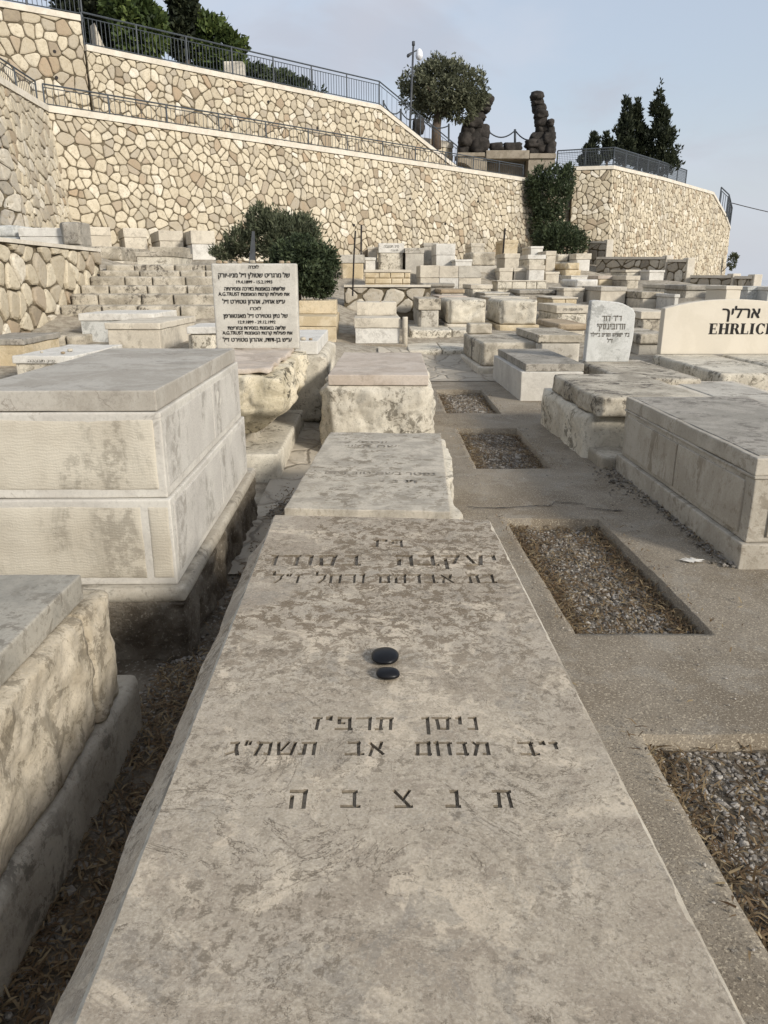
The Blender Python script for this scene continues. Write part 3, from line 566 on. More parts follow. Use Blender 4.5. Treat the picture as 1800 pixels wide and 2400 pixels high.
# ------------------------------------------------------------------ tombs farther off
def far_tomb(label, x0, x1, yt, yb, Y, L=1.8, kind='lid', mat='cream', mat2=None, rz=YAW, sink=.5, group=None, txt=None):
    X0, zb = PD(x0, yb, Y); X1, _ = PD(x1, yb, Y); _, zt = PD(x0, yt, Y); W = X1 - X0; H = zt - zb; mat2 = mat2 or mat
    t = empty('tomb', (X0, Y, zb), rz, label, 'tomb', group); seg = max(.06, min(.3, Y * .006)); r = .010
    ctrl((X0 + X1) / 2, Y + .1, zb - .04); ctrl((X0 + X1) / 2, Y + L, zb - .04)
    B = lambda n, m, *a, **k: block(n, t, m, *a, **{**dict(seg=seg, r=r, wob=.003), **k})
    if kind == 'lid':
        B('body', mat, .02, W - .02, .02, L - .02, -sink, H * .74); B('lid', mat2, 0, W, 0, L, H * .74 + .001, H)
    elif kind == 'two':
        B('body', mat, -.0, W, 0, L, -sink, H * .49); B('lid', mat2, -.015, W + .0, -.012, L, H * .5, H)
    elif kind == 'rough':
        B('base', mat2, -.06, W + .05, -.07, L + .05, -sink, H * .16, amp=.02, faces='FL', seg=.1); B('body', mat, 0, W, 0, L, H * .161, H, seg=.045, r=.02, amp=.07, faces='FL', margin=.04)
    elif kind == 'roughlid':
        B('body', mat, .02, W - .02, .02, L, -sink, H * .62, seg=.08, amp=.04, faces='FL', r=.02, margin=.03); B('lid', mat2, -.02, W + .02, -.02, L, H * .621, H)
    elif kind == 'pillow':
        B('body', mat, .0, W, .0, L, -sink, H * .42); B('lid', mat2, -.02, W + .02, -.02, L, H * .421, H * .68); B('head_block', mat2, .02, W - .02, L * .55, L, H * .681, H * 1.04)
    elif kind == 'slab': B('body', mat2, .03, W - .03, .03, L - .03, -sink, H * .4); B('lid', mat, 0, W, 0, L, H * .401, H, amp=.03, faces='FL', seg=.09, r=.02, margin=.02)
    elif kind == 'brick':
        mb = MB(); rows = max(1, int(round(H / .2))); hh = H * .86 / rows; rock_box(mb, .02, W - .02, .02, L, -sink, H * .86 - .01, seg=.4)
        for i in range(rows):
            x = 0.0; off = random.uniform(.25, .5)
            while x < W - .02:
                w = min(off, W - x); w = W - x if W - x - w < .12 else w
                rock_box(mb, x + .006, x + w - .006, -.01, .2, i * hh + .008, (i + 1) * hh - .008, seg=.09, r=.014, amp=.018, faces='F', margin=.02); x += w; off = random.uniform(.3, .5)
        mb.build('body', M[mat], t, True); B('lid', mat2, -.02, W + .02, -.03, L, H * .861, H)
    if txt: text_on_front(t, [(heb(q), W * cx, H * cz, H * sz, W * wf) for q, cx, cz, sz, wf in txt], 0, -.024, 0, 'lettergrey', 0)
    return t
T = far_tomb
# left upper row
T('cream two-course tomb against the wall, leftmost of four, next to the rough grey block', 204, 259, 531, 572, 20.5, kind='two', mat='cream', rz=R(23))
T('cream two-course tomb against the wall, second from the left of four', 293, 344, 534, 577, 20.3, kind='two', mat='cream', rz=R(23))
T('cream two-course tomb against the wall, third from the left of four', 376, 430, 540, 588, 20, kind='two', mat='cream', rz=R(23))
T('tallest and rightmost of four cream tombs against the wall, lower front whitish', 452, 506, 540, 603, 19.6, kind='two', mat='white', mat2='cream', rz=R(23))
T('rough stained tomb above the steps, beside the end of the low left wall', 212, 286, 578, 618, 17.2, kind='rough', mat='dirty', mat2='cream')
T('rough tomb with a raised head block, above the middle of the stone steps', 322, 407, 576, 620, 16.8, kind='pillow', mat='rough', mat2='dirty')
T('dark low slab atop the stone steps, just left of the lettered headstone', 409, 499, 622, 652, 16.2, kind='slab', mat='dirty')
T('white tomb with a bright marble-like slab, at the foot of the stone steps', 190, 365, 735, 800, 11.9, L=1.7, kind='lid', mat='hsgrey', mat2='white', rz=R(0))
T('plain cream box tomb in front of the steps, before the white slab tomb', 251, 380, 757, 816, 10.5, L=1.9, kind='lid', mat='cream', rz=R(-1))
T('short white rough block between the plain cream box and the lettered headstone', 444, 508, 766, 810, 10.2, L=.9, kind='roughlid', mat='rough', mat2='white')
T('low white slab tomb with worn lettering along its rim, behind the big left box tomb', 38, 181, 834, 905, 8.5, L=1.5, kind='lid', mat='rough', mat2='white', rz=R(-2), txt=[('פ״נ תנצבה', .5, .80, .14, .45)])
T('grey slab end cut by the left border of the view, below the low yellow wall', -60, 61, 795, 850, 9.6, L=1.2, kind='lid', mat='yellow', mat2='greytop')
# centre
def kerb_pair():
    a = T('layered cream tomb with raised head block, beside the short round post', 833, 936, 716, 806, 14.3, kind='pillow', mat='white', mat2='cream')
    b = T('yellowish layered tomb on the concrete kerb, half hidden by the lettered headstone', 690, 787, 712, 803, 14.2, kind='pillow', mat='yellow', mat2='yellow')
    X0, z0 = PD(770, 828, 14.1); X1, _ = PD(952, 828, 14.1)
    k = block('kerb', None, 'concrete', X0 - 1.2, X1, 14.1, 16.2, -.3, PD(860, 806, 14.15)[1], seg=.15, r=.02); tag(k, 'grey concrete kerb under the two layered tombs at the middle path', 'kerb')
    x, z = PD(949, 803, 14.25); mb = MB(); mb.tube([(x, 14.25, z - .2), (x, 14.25, z + .43), (x, 14.25, z + .47)], .052, 10); o = mb.build('post', M['cream'], None, True); tag(o, 'short round stone post beside the layered cream tomb on the kerb', 'post')
kerb_pair()
T('small stepped tomb with a dark stained lid, left of two rough cubes', 982, 1030, 700, 769, 16.3, L=1.7, kind='roughlid', mat='grey', mat2='dirty')
T('rough cube of pale stone, left one of two beside the stepped tomb', 1053, 1137, 702, 770, 16.4, kind='rough', mat='rough', mat2='cream')
T('rough cube of pale stone, right one of two, with a dark left side', 1175, 1256, 704, 772, 16.4, kind='rough', mat='rough', mat2='yellow')
T('rough tomb with smooth pale lid, right of the two rough stone cubes', 1303, 1376, 716, 764, 16.8, kind='roughlid', mat='rough', mat2='cream', txt=[('פ״נ תנצבה פ״נ', .5, .76, .17, .62)])
T('pinkish smooth slab right behind the left rough cube', 1027, 1095, 694, 714, 18.6, kind='lid', mat='pink')
T('tan-brown slab tomb behind the pinkish slab', 1032, 1089, 678, 694, 20.2, kind='slab', mat='brown', mat2='grey')
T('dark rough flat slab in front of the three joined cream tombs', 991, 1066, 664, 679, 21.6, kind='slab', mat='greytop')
T('thin pale slab right behind the right rough cube', 1150, 1240, 697, 713, 18.8, kind='lid', mat='cream')
T('low grey slab left of the rusticated low tomb, mid field', 1135, 1195, 686, 701, 20.4, kind='lid', mat='grey')
T('rough two-block tomb in front of the joined tombs, mid field', 1104, 1152, 667, 693, 22, kind='roughlid', mat='rough', mat2='cream')
T('yellow coursed block tomb just left above the small weathered headstone', 1293, 1351, 697, 724, 19, kind='brick', mat='yellow', mat2='cream')
T('box tomb clad in yellow stone bricks, right of the bush and the iron rods', 855, 962, 632, 679, 21.5, kind='brick', mat='yellow', mat2='cream')
T('smooth cream tomb, leftmost of three joined side by side in mid field', 985, 1029, 622, 679, 24, kind='two', mat='cream')
T('smooth cream tomb, middle one of three joined side by side in mid field', 1029.6, 1074, 623, 679, 24, kind='two', mat='white', mat2='cream')
T('greyer smooth tomb, right one of three joined side by side in mid field', 1074.6, 1127, 623, 679, 24, kind='two', mat='cream', mat2='grey')
T('low tomb, grey top and yellow front, touching the right of the round bush', 800, 853, 597, 648, 24, kind='roughlid', mat='yellow', mat2='grey')
T('small pale tomb between the iron rods and the brick-clad box', 855, 881, 603, 630, 25.3, kind='lid', mat='white')
T('small pale tomb behind the iron rods, close under the high wall', 861, 886, 579, 602, 28, kind='lid', mat='cream')
T('tomb with a white lid lettered black over a rough body, above the brick-clad box', 889, 946, 570, 629, 26.4, kind='roughlid', mat='rough', mat2='white', txt=[('פ״נ תנצבה', .5, .82, .16, .62), ('תנצבה', .62, .68, .12, .3)])
T('plain grey-cream upright block, right of the white-lidded tomb near the wall', 949, 994, 581, 629, 26.2, kind='lid', mat='grey')
T('small block at the foot of the high wall, behind the plain upright block', 992, 1027, 569, 600, 29, kind='lid', mat='grey')
T('tall two-course pale tomb with a dark left side, behind the three joined tombs', 1022, 1066, 571, 624, 27, kind='two', mat='white')
T('bright white low slab behind the right end of the three joined tombs', 1066, 1107, 608, 628, 25.8, kind='lid', mat='white')
T('upright smooth block with brown shaded left side, close to the high wall', 1103, 1136, 570, 604, 30, kind='lid', mat='cream')
T('grey stained rough block in the back rows, below the upright smooth block', 1104, 1160, 591, 629, 27, kind='rough', mat='dirty', mat2='grey')
T('lidded cream tomb with a dark brown left side, right of the grey stained block', 1181, 1217, 594, 635, 28, kind='lid', mat='cream')
T('yellowish block against the high wall, behind the lidded tomb with the dark side', 1178, 1214, 562, 592, 31.2, kind='lid', mat='yellow')
T('small white block topmost in front of the dark green shrub', 1243, 1273, 577, 598, 31, kind='lid', mat='white')
T('rough white-topped tomb right below the small white block by the shrub', 1237, 1277, 597, 624, 29, kind='roughlid', mat='rough', mat2='white')
T('plain upright tomb at the lower left edge of the dark green shrub', 1277.6, 1302, 588, 630, 29.6, kind='lid', mat='cream')
T('small rough tomb under the dark green shrub', 1304, 1331, 596, 617, 31, kind='rough', mat='rough')
T('pale two-layered tomb at the right end of the back row, beside the low grey wall', 1349, 1383, 594, 630, 30, kind='roughlid', mat='white', mat2='rough')
T('rough yellowish block in front of the pale two-layered tomb of the back row', 1328, 1357, 616, 636, 28.8, kind='rough', mat='yellow')
T('smooth cream tomb, left of a joined pair in the middle rows', 1169, 1202, 628, 661, 26, kind='lid', mat='cream')
T('smooth cream tomb, right of a joined pair in the middle rows', 1203, 1235, 628, 661, 26, kind='lid', mat='grey', mat2='cream')
T('tall smooth tomb right of the joined pair, below the rough white-topped one', 1237.5, 1276, 622, 661, 25.6, kind='lid', mat='white', mat2='cream')
T('low framed tomb right of the tall smooth one, middle rows', 1277.5, 1311, 637, 658, 26.6, kind='lid', mat='cream')
T('long low tomb faced with rusticated blocks, below the joined pair', 1165, 1281, 657, 678, 24, L=1.2, kind='brick', mat='rough', mat2='cream')
T('added dark slab painting shaded tomb sides, below the low rusticated tomb', 1216, 1302, 679, 696, 22.6, kind='slab', mat='greytop')  # added slab: shade of neighbouring tomb sides put into its dark stone
T('grey-cream block tomb just left of the shaded gap above the small headstone', 1319, 1369, 675, 703, 21.8, kind='lid', mat='cream')
T('large plain block tomb rising right behind the small weathered headstone', 1405, 1467, 672, 712, 20.6, kind='lid', mat='cream', mat2='grey')
T('rough white veined block in the middle rows, above the large plain block', 1349, 1400, 655, 677, 25, kind='rough', mat='white')
T('thin pale slab above the rough white veined block', 1337, 1378, 646, 656, 27, kind='lid', mat='white')
T('bright yellow rough tomb in the right middle rows', 1401, 1443, 646, 667, 27, kind='roughlid', mat='yellow', mat2='pink')
T('rough grey block with a violet-grey shaded side, right of the bright yellow tomb', 1466, 1497, 646, 673, 25.6, kind='roughlid', mat='dirty', mat2='cream')
T('tomb with a pointed stained lid, between the two right headstones', 1501, 1550, 684, 724, 19.6, kind='roughlid', mat='cream', mat2='dirty')
T('stained tomb behind the one with the pointed lid', 1557, 1598, 667, 690, 22.4, kind='roughlid', mat='rough', mat2='cream')
T('pale two-block tomb in front of the middle of the low grey wall', 1520, 1557, 633, 654, 28, kind='lid', mat='white')
T('narrow white upright block beside the left edge of the arched headstone', 1578, 1591, 690, 720, 18.4, L=1.2, kind='lid', mat='white')
T('flat tomb with a dark recess in its side, between the small and the arched headstone', 1500, 1574, 730, 776, 14.2, kind='roughlid', mat='dirty', mat2='cream')
T('low dark stained slab left of the foot of the arched headstone', 1494, 1572, 782, 824, 12.4, L=1.5, kind='slab', mat='dirty', mat2='grey')
T('rough dark-edged slab directly left of the small weathered headstone', 1262, 1362, 785, 832, 11.4, L=1.7, kind='roughlid', mat='grey', mat2='dirty')
T('brownish flat slab behind the rough dark-edged one, left of the small headstone', 1309, 1374, 759, 784, 14.2, kind='slab', mat='brown', mat2='cream')
T('smooth cream block standing up behind the top of the arched headstone', 1698, 1737, 670, 705, 16, L=1, kind='lid', mat='smoothcream')
T('bluish grey box tomb in shade right of the block behind the arched headstone', 1748, 1790, 672, 705, 19, kind='lid', mat='hsgrey')
T('white-edged grey tomb cut by the right border of the view', 1796, 1860, 672, 705, 18.5, kind='lid', mat='hsgrey', mat2='white')
T('dark flat tomb behind the left shoulder of the arched headstone', 1605, 1690, 668, 690, 21, kind='slab', mat='greytop', mat2='grey')
T('pale block low against the small bastion-side wall, right of the bright yellow tomb', 1466, 1500, 632, 648, 29, kind='roughlid', mat='rough', mat2='cream')
T('white smooth slab on the low yellow wall, left of the rough grey block', 49, 150, 534, 575, 16.6, L=1, kind='two', mat='white', rz=0)
T('rough dark grey upright block at the far end of the low yellow wall', 150.6, 192, 520, 585, 16.4, L=.6, kind='rough', mat='greytop', rz=0)
T('whitish weathered block at the left border above the low yellow wall', -40, 44, 528, 562, 16.8, L=1, kind='rough', mat='hsgrey', rz=0)

# ------------------------------------------------------------------ rubble walls
def clip(poly, nx, ny, c):
    out = []
    for i in range(len(poly)):
        a, b = poly[i], poly[(i + 1) % len(poly)]; da = a[0] * nx + a[1] * ny - c; db = b[0] * nx + b[1] * ny - c
        if da <= 0: out.append(a)
        if (da < 0) != (db < 0) and da != db: t = da / (da - db); out.append((a[0] + (b[0] - a[0]) * t, a[1] + (b[1] - a[1]) * t))
    return out
def rubble_wall(name, label, pts, zb, zt, size=.4, batter=.1, mat='wallstone', coping=.16, cthick=.5, flip=False, relief=.04, gap=.022, body=.5, cat='wall', group=None, drains=0):
    """pts: plan polyline seen from the right-hand side, zb / zt: heights at each point"""
    P = [Vector((p[0], p[1], 0)) for p in pts]; n = len(P); S = [0.0]
    for i in range(n - 1): S.append(S[-1] + (P[i + 1] - P[i]).length)
    def norm(d): return Vector((d.y, -d.x, 0)) * (-1 if flip else 1)
    nr = []
    for i in range(n):
        a = norm((P[i] - P[i - 1]).normalized()) if i else None; b = norm((P[i + 1] - P[i]).normalized()) if i < n - 1 else None
        q = (a + b).normalized() if a and b else (a or b); nr.append(q)
    def at(s, z, off=0.0):
        i = 0
        while i < n - 2 and s > S[i + 1]: i += 1
        t = (s - S[i]) / (S[i + 1] - S[i]); p = P[i].lerp(P[i + 1], t); m = nr[i].lerp(nr[i + 1], t); top = zt[i] + (zt[i + 1] - zt[i]) * t
        q = p + m * ((top - z) * batter + off); return Vector((q.x, q.y, z))
    def lim(arr, s):
        i = 0
        while i < n - 2 and s > S[i + 1]: i += 1
        t = min(1, max(0, (s - S[i]) / (S[i + 1] - S[i]))); return arr[i] + (arr[i + 1] - arr[i]) * t
    org = P[0].copy(); org.z = min(zb)
    root = empty(name, org, 0, label, cat, group)
    zmin, zmax = min(zb), max(zt); Ls = S[-1]; nxs = max(2, int(Ls / size)); nzs = max(2, int((zmax - zmin) / size)); dx = Ls / nxs; dz = (zmax - zmin) / nzs; g = {}
    for i in range(-2, nxs + 2):
        for k in range(-2, nzs + 2): g[i, k] = ((i + .5 + random.uniform(-.46, .46)) * dx, zmin + (k + .5 + random.uniform(-.46, .46)) * dz)
    for q in list(g):
        if random.random() < .17: del g[q]
    vs, fs, ti = [], [], []
    for i in range(-1, nxs + 1):
        for k in range(-1, nzs + 1):
            if (i, k) not in g: continue
            c = g[i, k]; poly = [(c[0] - 1.5 * dx, c[1] - 1.5 * dz), (c[0] + 1.5 * dx, c[1] - 1.5 * dz), (c[0] + 1.5 * dx, c[1] + 1.5 * dz), (c[0] - 1.5 * dx, c[1] + 1.5 * dz)]
            for a in range(-2, 3):
                for b in range(-2, 3):
                    if (a or b) and (i + a, k + b) in g:
                        q = g[i + a, k + b]; mx, mz = q[0] - c[0], q[1] - c[1]; l = math.hypot(mx, mz); mx /= l; mz /= l
                        poly = clip(poly, mx, mz, (c[0] + q[0]) / 2 * mx + (c[1] + q[1]) / 2 * mz - gap * random.uniform(.5, 1.2)); 
                        if len(poly) < 3: break
                if len(poly) < 3: break
            if len(poly) < 3: continue
            poly = [(min(max(a, 0), Ls), min(max(b, lim(zb, a)), lim(zt, a) - .01)) for a, b in poly]
            pp = []
            for q in poly:
                if not pp or math.hypot(q[0] - pp[-1][0], q[1] - pp[-1][1]) > .03: pp.append(q)
            if len(pp) > 2 and math.hypot(pp[0][0] - pp[-1][0], pp[0][1] - pp[-1][1]) < .03: pp.pop()
            if len(pp) < 3: continue
            ar = sum(pp[j][0] * pp[(j + 1) % len(pp)][1] - pp[(j + 1) % len(pp)][0] * pp[j][1] for j in range(len(pp))) / 2
            if ar < size * size * .06: continue
            m = len(pp); cx = sum(p[0] for p in pp) / m; cz = sum(p[1] for p in pp) / m; k0 = len(vs)
            # cut the corners so stones look tumbled
            rnd = []
            for j in range(m):
                p, q = pp[j], pp[(j + 1) % m]
                for t in (.14 + .1 * random.random(), .5, .76 + .1 * random.random()): jj = size * .022; rnd.append((p[0] + (q[0] - p[0]) * t + random.uniform(-jj, jj), min(p[1] + (q[1] - p[1]) * t + random.uniform(-jj, jj), lim(zt, min(max(p[0], 0), Ls)) - .01)))
            m = len(rnd); hh = relief * random.uniform(.6, 1.4); tx, tz = random.uniform(-.5, .5), random.uniform(-.5, .5)
            for f, o in ((1, -.01), (.965, hh * .65), (.80, hh * random.uniform(.9, 1.1))):
                for a, b in rnd:
                    u, w = cx + (a - cx) * f, cz + (b - cz) * f
                    vs.append(at(u, w, o + (hh * .9 * ((u - cx) * tx + (w - cz) * tz) / size if o else 0)) - org)
            vs.append(at(cx, cz, hh * 1.12) - org)
            tv = random.random()
            for ring in range(2):
                for j in range(m): fs.append((k0 + ring * m + j, k0 + ring * m + (j + 1) % m, k0 + (ring + 1) * m + (j + 1) % m, k0 + (ring + 1) * m + j)); ti.append(tv)
            for j in range(m): fs.append((k0 + 2 * m + j, k0 + 2 * m + (j + 1) % m, k0 + 3 * m)); ti.append(tv)
    if flip: fs = [f[::-1] for f in fs]
    for _ in range(drains):
        a_ = random.uniform(.05, .95) * Ls; b_ = lim(zb, a_) + (lim(zt, a_) - lim(zb, a_)) * random.uniform(.35, .85); q = at(a_, b_, relief * .9) - org; p = at(a_, b_, relief * 1.5) - org
        mb = MB(); mb.tube([q, p], .05, 8); mb.build('weep_hole', M['rust'], root)
    me = mesh('stone_facing', vs, fs); at_ = me.attributes.new('tint', 'FLOAT', 'FACE'); at_.data.foreach_set('value', np.array(ti, 'f')); link('stone_facing', me, M[mat], root, False)
    # mortar core with its own thickness
    ns = max(2, int(Ls / .8)); st = sorted(set([Ls * i / ns for i in range(ns + 1)] + S)); vs, fs = [], []
    for s in st:
        a, b = lim(zb, s) - .4, lim(zt, s); vs += [at(s, a) - org, at(s, b) - org, at(s, b, -body) - org, at(s, a, -body - (b - a) * batter) - org]
    for i in range(len(st) - 1):
        for j in range(4): fs.append((i * 4 + j, (i + 1) * 4 + j, (i + 1) * 4 + (j + 1) % 4, i * 4 + (j + 1) % 4))
    fs.append((0, 1, 2, 3)); fs.append(tuple(len(st) * 4 - 4 + j for j in range(4))[::-1])
    link('mortar_core', mesh('mortar_core', vs, fs), M['mortar'], root, False)
    if coping:
        vs, fs = [], []
        for s in st:
            b = lim(zt, s) + .002; vs += [at(s, b, .07) - org, at(s, b, .07) + Vector((0, 0, coping)) - org, at(s, b, .07 - cthick) + Vector((0, 0, coping)) - org, at(s, b, .07 - cthick) - org]
        for i in range(len(st) - 1):
            for j in range(4): fs.append((i * 4 + j, (i + 1) * 4 + j, (i + 1) * 4 + (j + 1) % 4, i * 4 + (j + 1) % 4))
        fs.append((0, 1, 2, 3)); fs.append(tuple(len(st) * 4 - 4 + j for j in range(4))[::-1])
        link('coping', mesh('coping', vs, fs), M['coping'], root, False)
    return root
def railing(name, label, pts, h, post=1.6, bars=.14, r=.022, mesh_fill=False, bar_r=.008, midrail=True, bottom=.1):
    P = [Vector(p) for p in pts]; root = empty(name, P[0], 0, label, 'railing'); o0 = P[0]
    top = MB(); top.tube([p - o0 + Vector((0, 0, h)) for p in P], r, 6); top.build('top_rail', M['rail'], root)
    lo = MB(); lo.tube([p - o0 + Vector((0, 0, bottom)) for p in P], r * .7, 5)
    if midrail: lo.tube([p - o0 + Vector((0, 0, h * .86)) for p in P], r * .6, 5)
    lo.build('lower_rail', M['rail'], root)
    bm = MB()
    for a, b in zip(P[:-1], P[1:]):
        L = (b - a).length; n = max(1, int(round(L / post)))
        for i in range(n + 1):
            if i == n and b is not P[-1]: continue
            q = a.lerp(b, i / n) - o0; m = MB(); m.tube([q + Vector((0, 0, -.12)), q + Vector((0, 0, h))], r * 1.05, 6); m.build('post', M['rail'], root)
        if bars:
            k = max(1, int(L / bars))
            for i in range(k): q = a.lerp(b, (i + .5) / k) - o0; bm.tube([q + Vector((0, 0, bottom)), q + Vector((0, 0, h * .86 if midrail else h))], bar_r, 4)
    if bars: bm.build('bars', M['rail'], root)
    if mesh_fill:
        f = MB()
        for a, b in zip(P[:-1], P[1:]):
            L = (b - a).length; k = int(L / .075)
            for i in range(k): q = a.lerp(b, (i + .5) / k) - o0; f.tube([q + Vector((0, 0, bottom)), q + Vector((0, 0, h - .03))], .0085, 3)
            for j in range(int((h - bottom) / .08)): z = Vector((0, 0, bottom + j * .08)); f.tube([a - o0 + z, b - o0 + z], .007, 3)
        f.build('mesh_panel', M['rail'], root)
    return root

T1 = 5.85 - .16
A = PZ(108, 247, 5.85); Bp = PZ(1237, 418, 5.85); IN = PZ(1345, 397, 6.45)
n0 = Vector((Bp[0] - A[0], Bp[1] - A[1])).normalized(); IN2 = (Bp[0] + n0.x * 4.0, Bp[1] + n0.y * 4.0)
rubble_wall('stone_wall', 'long lower retaining wall of cream rubble with a pale coping, behind the whole graveyard', [A, Bp, IN2], [1.9, 2.1, 1.9], [T1, T1, T1 + .1], size=.235, batter=.13, gap=.0105, drains=9)
railing('railing', 'low grey railing with wide-spaced posts along the coping of the lower wall', [(A[0] - .15, A[1] + .3, 5.85), (Bp[0] - .2, Bp[1] + .2, 5.85)], .58, 1.9, .16)
RT = (A[0] + .27, A[1] - 3.95)
rubble_wall('stone_wall', 'short tan return of the lower wall at the far left, seen edgewise', [RT, A], [1.6, 1.6], [T1, T1], size=.235, batter=.13, gap=.012)
railing('railing', 'short piece of dark railing over the left return wall', [(RT[0] - .3, RT[1], 5.85), (A[0] - .3, A[1] + .2, 5.85)], .62, 1.3, .12)
rubble_wall('stone_wall', 'grey rough wall end at the left border, larger stones than the wall behind it', [(RT[0] - 4, RT[1] - .1), (RT[0] + .1, RT[1] - .06), (RT[0] + .12, RT[1] + .25)], [1.4, 1.4, 1.4], [5.45, 5.4, 5.4], size=.29, batter=.13, body=.25, mat='greystone', coping=0, relief=.05, gap=.012)
# upper wall
T2 = 8.2 - .16
U0 = PZ(200, 105, 8.2); U1 = PZ(889, 247, 8.2); H0 = PZ(10, 4, 9.0); H1 = PZ(187, 36, 9.0)
dU = Vector((U1[0] - U0[0], U1[1] - U0[1])).normalized(); UE = (U1[0] + dU.x * 4.9, U1[1] + dU.y * 4.9)
HH = (H1[0] - (H1[0] - H0[0]) * 3, H1[1] - (H1[1] - H0[1]) * 3)
rubble_wall('stone_wall', 'upper retaining wall of cream rubble whose coping drops along a stair at its right end', [U0, U1, UE], [5.2, 5.2, 5.2], [T2, T2, 6.15], size=.25, batter=.03, gap=.0105, drains=6)
rubble_wall('stone_wall', 'highest piece of the upper wall in the top left corner, ending at a vertical joint', [HH, H1], [5.2, 5.2], [8.84, 8.84], size=.34, batter=.03, gap=.011, drains=5)
railing('railing', 'tall dark railing with close bars along the upper wall, running in front of the trees', [(U0[0] - .1, U0[1] + .2, 8.2), (U1[0], U1[1] + .2, 8.2)], .92, 1.75, .13, r=.026, bar_r=.011)
railing('railing', 'sloping stair railing at the right end of the upper wall', [(U1[0], U1[1] + .2, 8.2), (UE[0], UE[1] + .2, 6.3)], .92, 2.4, .3, r=.026)
railing('railing', 'railing on the highest piece of wall, cut by the upper border of the view', [(HH[0], HH[1] + .2, 9.0), (H1[0], H1[1] + .2, 9.0)], 1.0, 1.6, .13, r=.026, bar_r=.011)
# sloped parapet beside the high wall
mb = MB(); a = Vector((H1[0] + .25, H1[1] + .5, 0)); b = Vector((*PZ(243, 112, 8.2), 0)) + Vector((0, .45, 0))
q = [a + Vector((0, 0, 8.0)), b + Vector((0, 0, 8.0)), a + Vector((0, 0, 8.95))]; w = Vector((-.25, .3, 0)); mb.add([*q, *[p + w for p in q]], [(0, 1, 2), (5, 4, 3), (0, 3, 4, 1), (1, 4, 5, 2), (2, 5, 3, 0)])
tag(mb.build('parapet', M['cream']), 'small sloping stone parapet behind the left end of the upper railing', 'parapet')
x, z = PD(548, 165, 30.6); tag(block('block', None, 'coping', x - .32, x + .38, 30.4, 30.9, z - .4, z + .25, r=.03, seg=.2), 'squat pale stone block behind the upper railing, under the trees', 'block')
# olive terrace wall
O0 = PZ(985, 305, 8.35); O1 = PZ(1061, 331, 8.2); O1 = (O1[0], O1[1])
O0 = (O1[0] - 5.2, O1[1] - 3.6)
rubble_wall('stone_wall', 'short rubble wall with a brown concrete edge under the olive tree', [O0, O1], [5.3, 5.3], [7.95, 7.85], size=.34, batter=.02, coping=.3, gap=.0105)
# bastion
BP = [IN, PZ(1437, 388, 6.6), PZ(1551, 415, 6.6), PZ(1616, 434, 6.6), PZ(1671, 450, 6.6)]
e = Vector(BP[4]); BP += [(e.x + 1.9, e.y + 2.2), (e.x + 3.1, e.y + 4.0), (e.x + 3.9, e.y + 6.0), (e.x + 4.1, e.y + 9)]
rubble_wall('stone_wall', 'rounded bastion of cream rubble on the right, its straight left flank in shade', BP, [1.9, 1.9, 1.2, .8, .5, .4, .4, .4, .4], [6.4, 6.44, 6.44, 6.44, 6.44, 5.3, 4.6, 4.4, 4.3], size=.25, batter=.02, gap=.0105, drains=2)
railing('railing', 'grey mesh railing around the top of the bastion, in front of the cypresses', [(*[v for v in (PZ(1304, 400, 6.5))], 6.55), (BP[1][0] + .1, BP[1][1] + .35, 6.6), (BP[2][0] - .1, BP[2][1] + .4, 6.6), (BP[3][0] - .1, BP[3][1] + .4, 6.6)], .85, 1.5, 0, r=.03, mesh_fill=True)
railing('railing', 'dark descending railing at the far right end of the bastion', [(BP[5][0] - .9, BP[5][1] - 1.0, 5.75), (BP[5][0] + .1, BP[5][1], 5.4), (BP[6][0], BP[6][1], 4.75), (BP[7][0], BP[7][1], 4.4)], 1.25, 1.0, .3, r=.04, bar_r=.02)
# low dividing walls right
def low_wall(x0, x1, yt, yb, Y0, Y1, lab, end=True):
    a = PD(x0, yt, Y0); b = PD(x1, yt, Y1); zb = min(PD(x0, yb, Y0)[1], PD(x1, yb, Y1)[1])
    ctrl(a[0], Y0 - .1, zb - .1); ctrl(b[0], Y1 - .1, zb - .1); ctrl((a[0] + b[0]) / 2, (Y0 + Y1) / 2 - .3, zb - .15)
    root = rubble_wall('low_wall', lab, [(a[0], Y0), (b[0], Y1)], [zb - .3, zb - .3], [a[1] - .1, b[1] - .1], size=.36, batter=0, mat='greystone', coping=.1, cthick=.5, body=.35)
    if end:
        o = root.location; block('end_pillar', root, 'coping', b[0] - .02 - o.x, b[0] + .28 - o.x, Y1 - .12 - o.y, Y1 + .4 - o.y, zb - .3 - o.z, b[1] + .06 - o.z, r=.02, seg=.3)
low_wall(1379, 1422, 565, 612, 36.2, 35.4, 'topmost low grey wall at the left foot of the bastion, white end pillar')
low_wall(1400, 1561, 602, 640, 34.8, 32.4, 'second low grey wall step down, the longest, below the bastion')
low_wall(1566, 1611, 608, 662, 32.0, 31.3, 'third low grey wall step, with a tall white end pillar')
low_wall(1620, 1716, 645, 676, 30.9, 29.6, 'fourth low grey wall step, with ochre stones, above the arched headstone')
low_wall(1724, 1766, 647, 690, 29.4, 28.8, 'last and lowest grey wall step at the right end, against the sky')
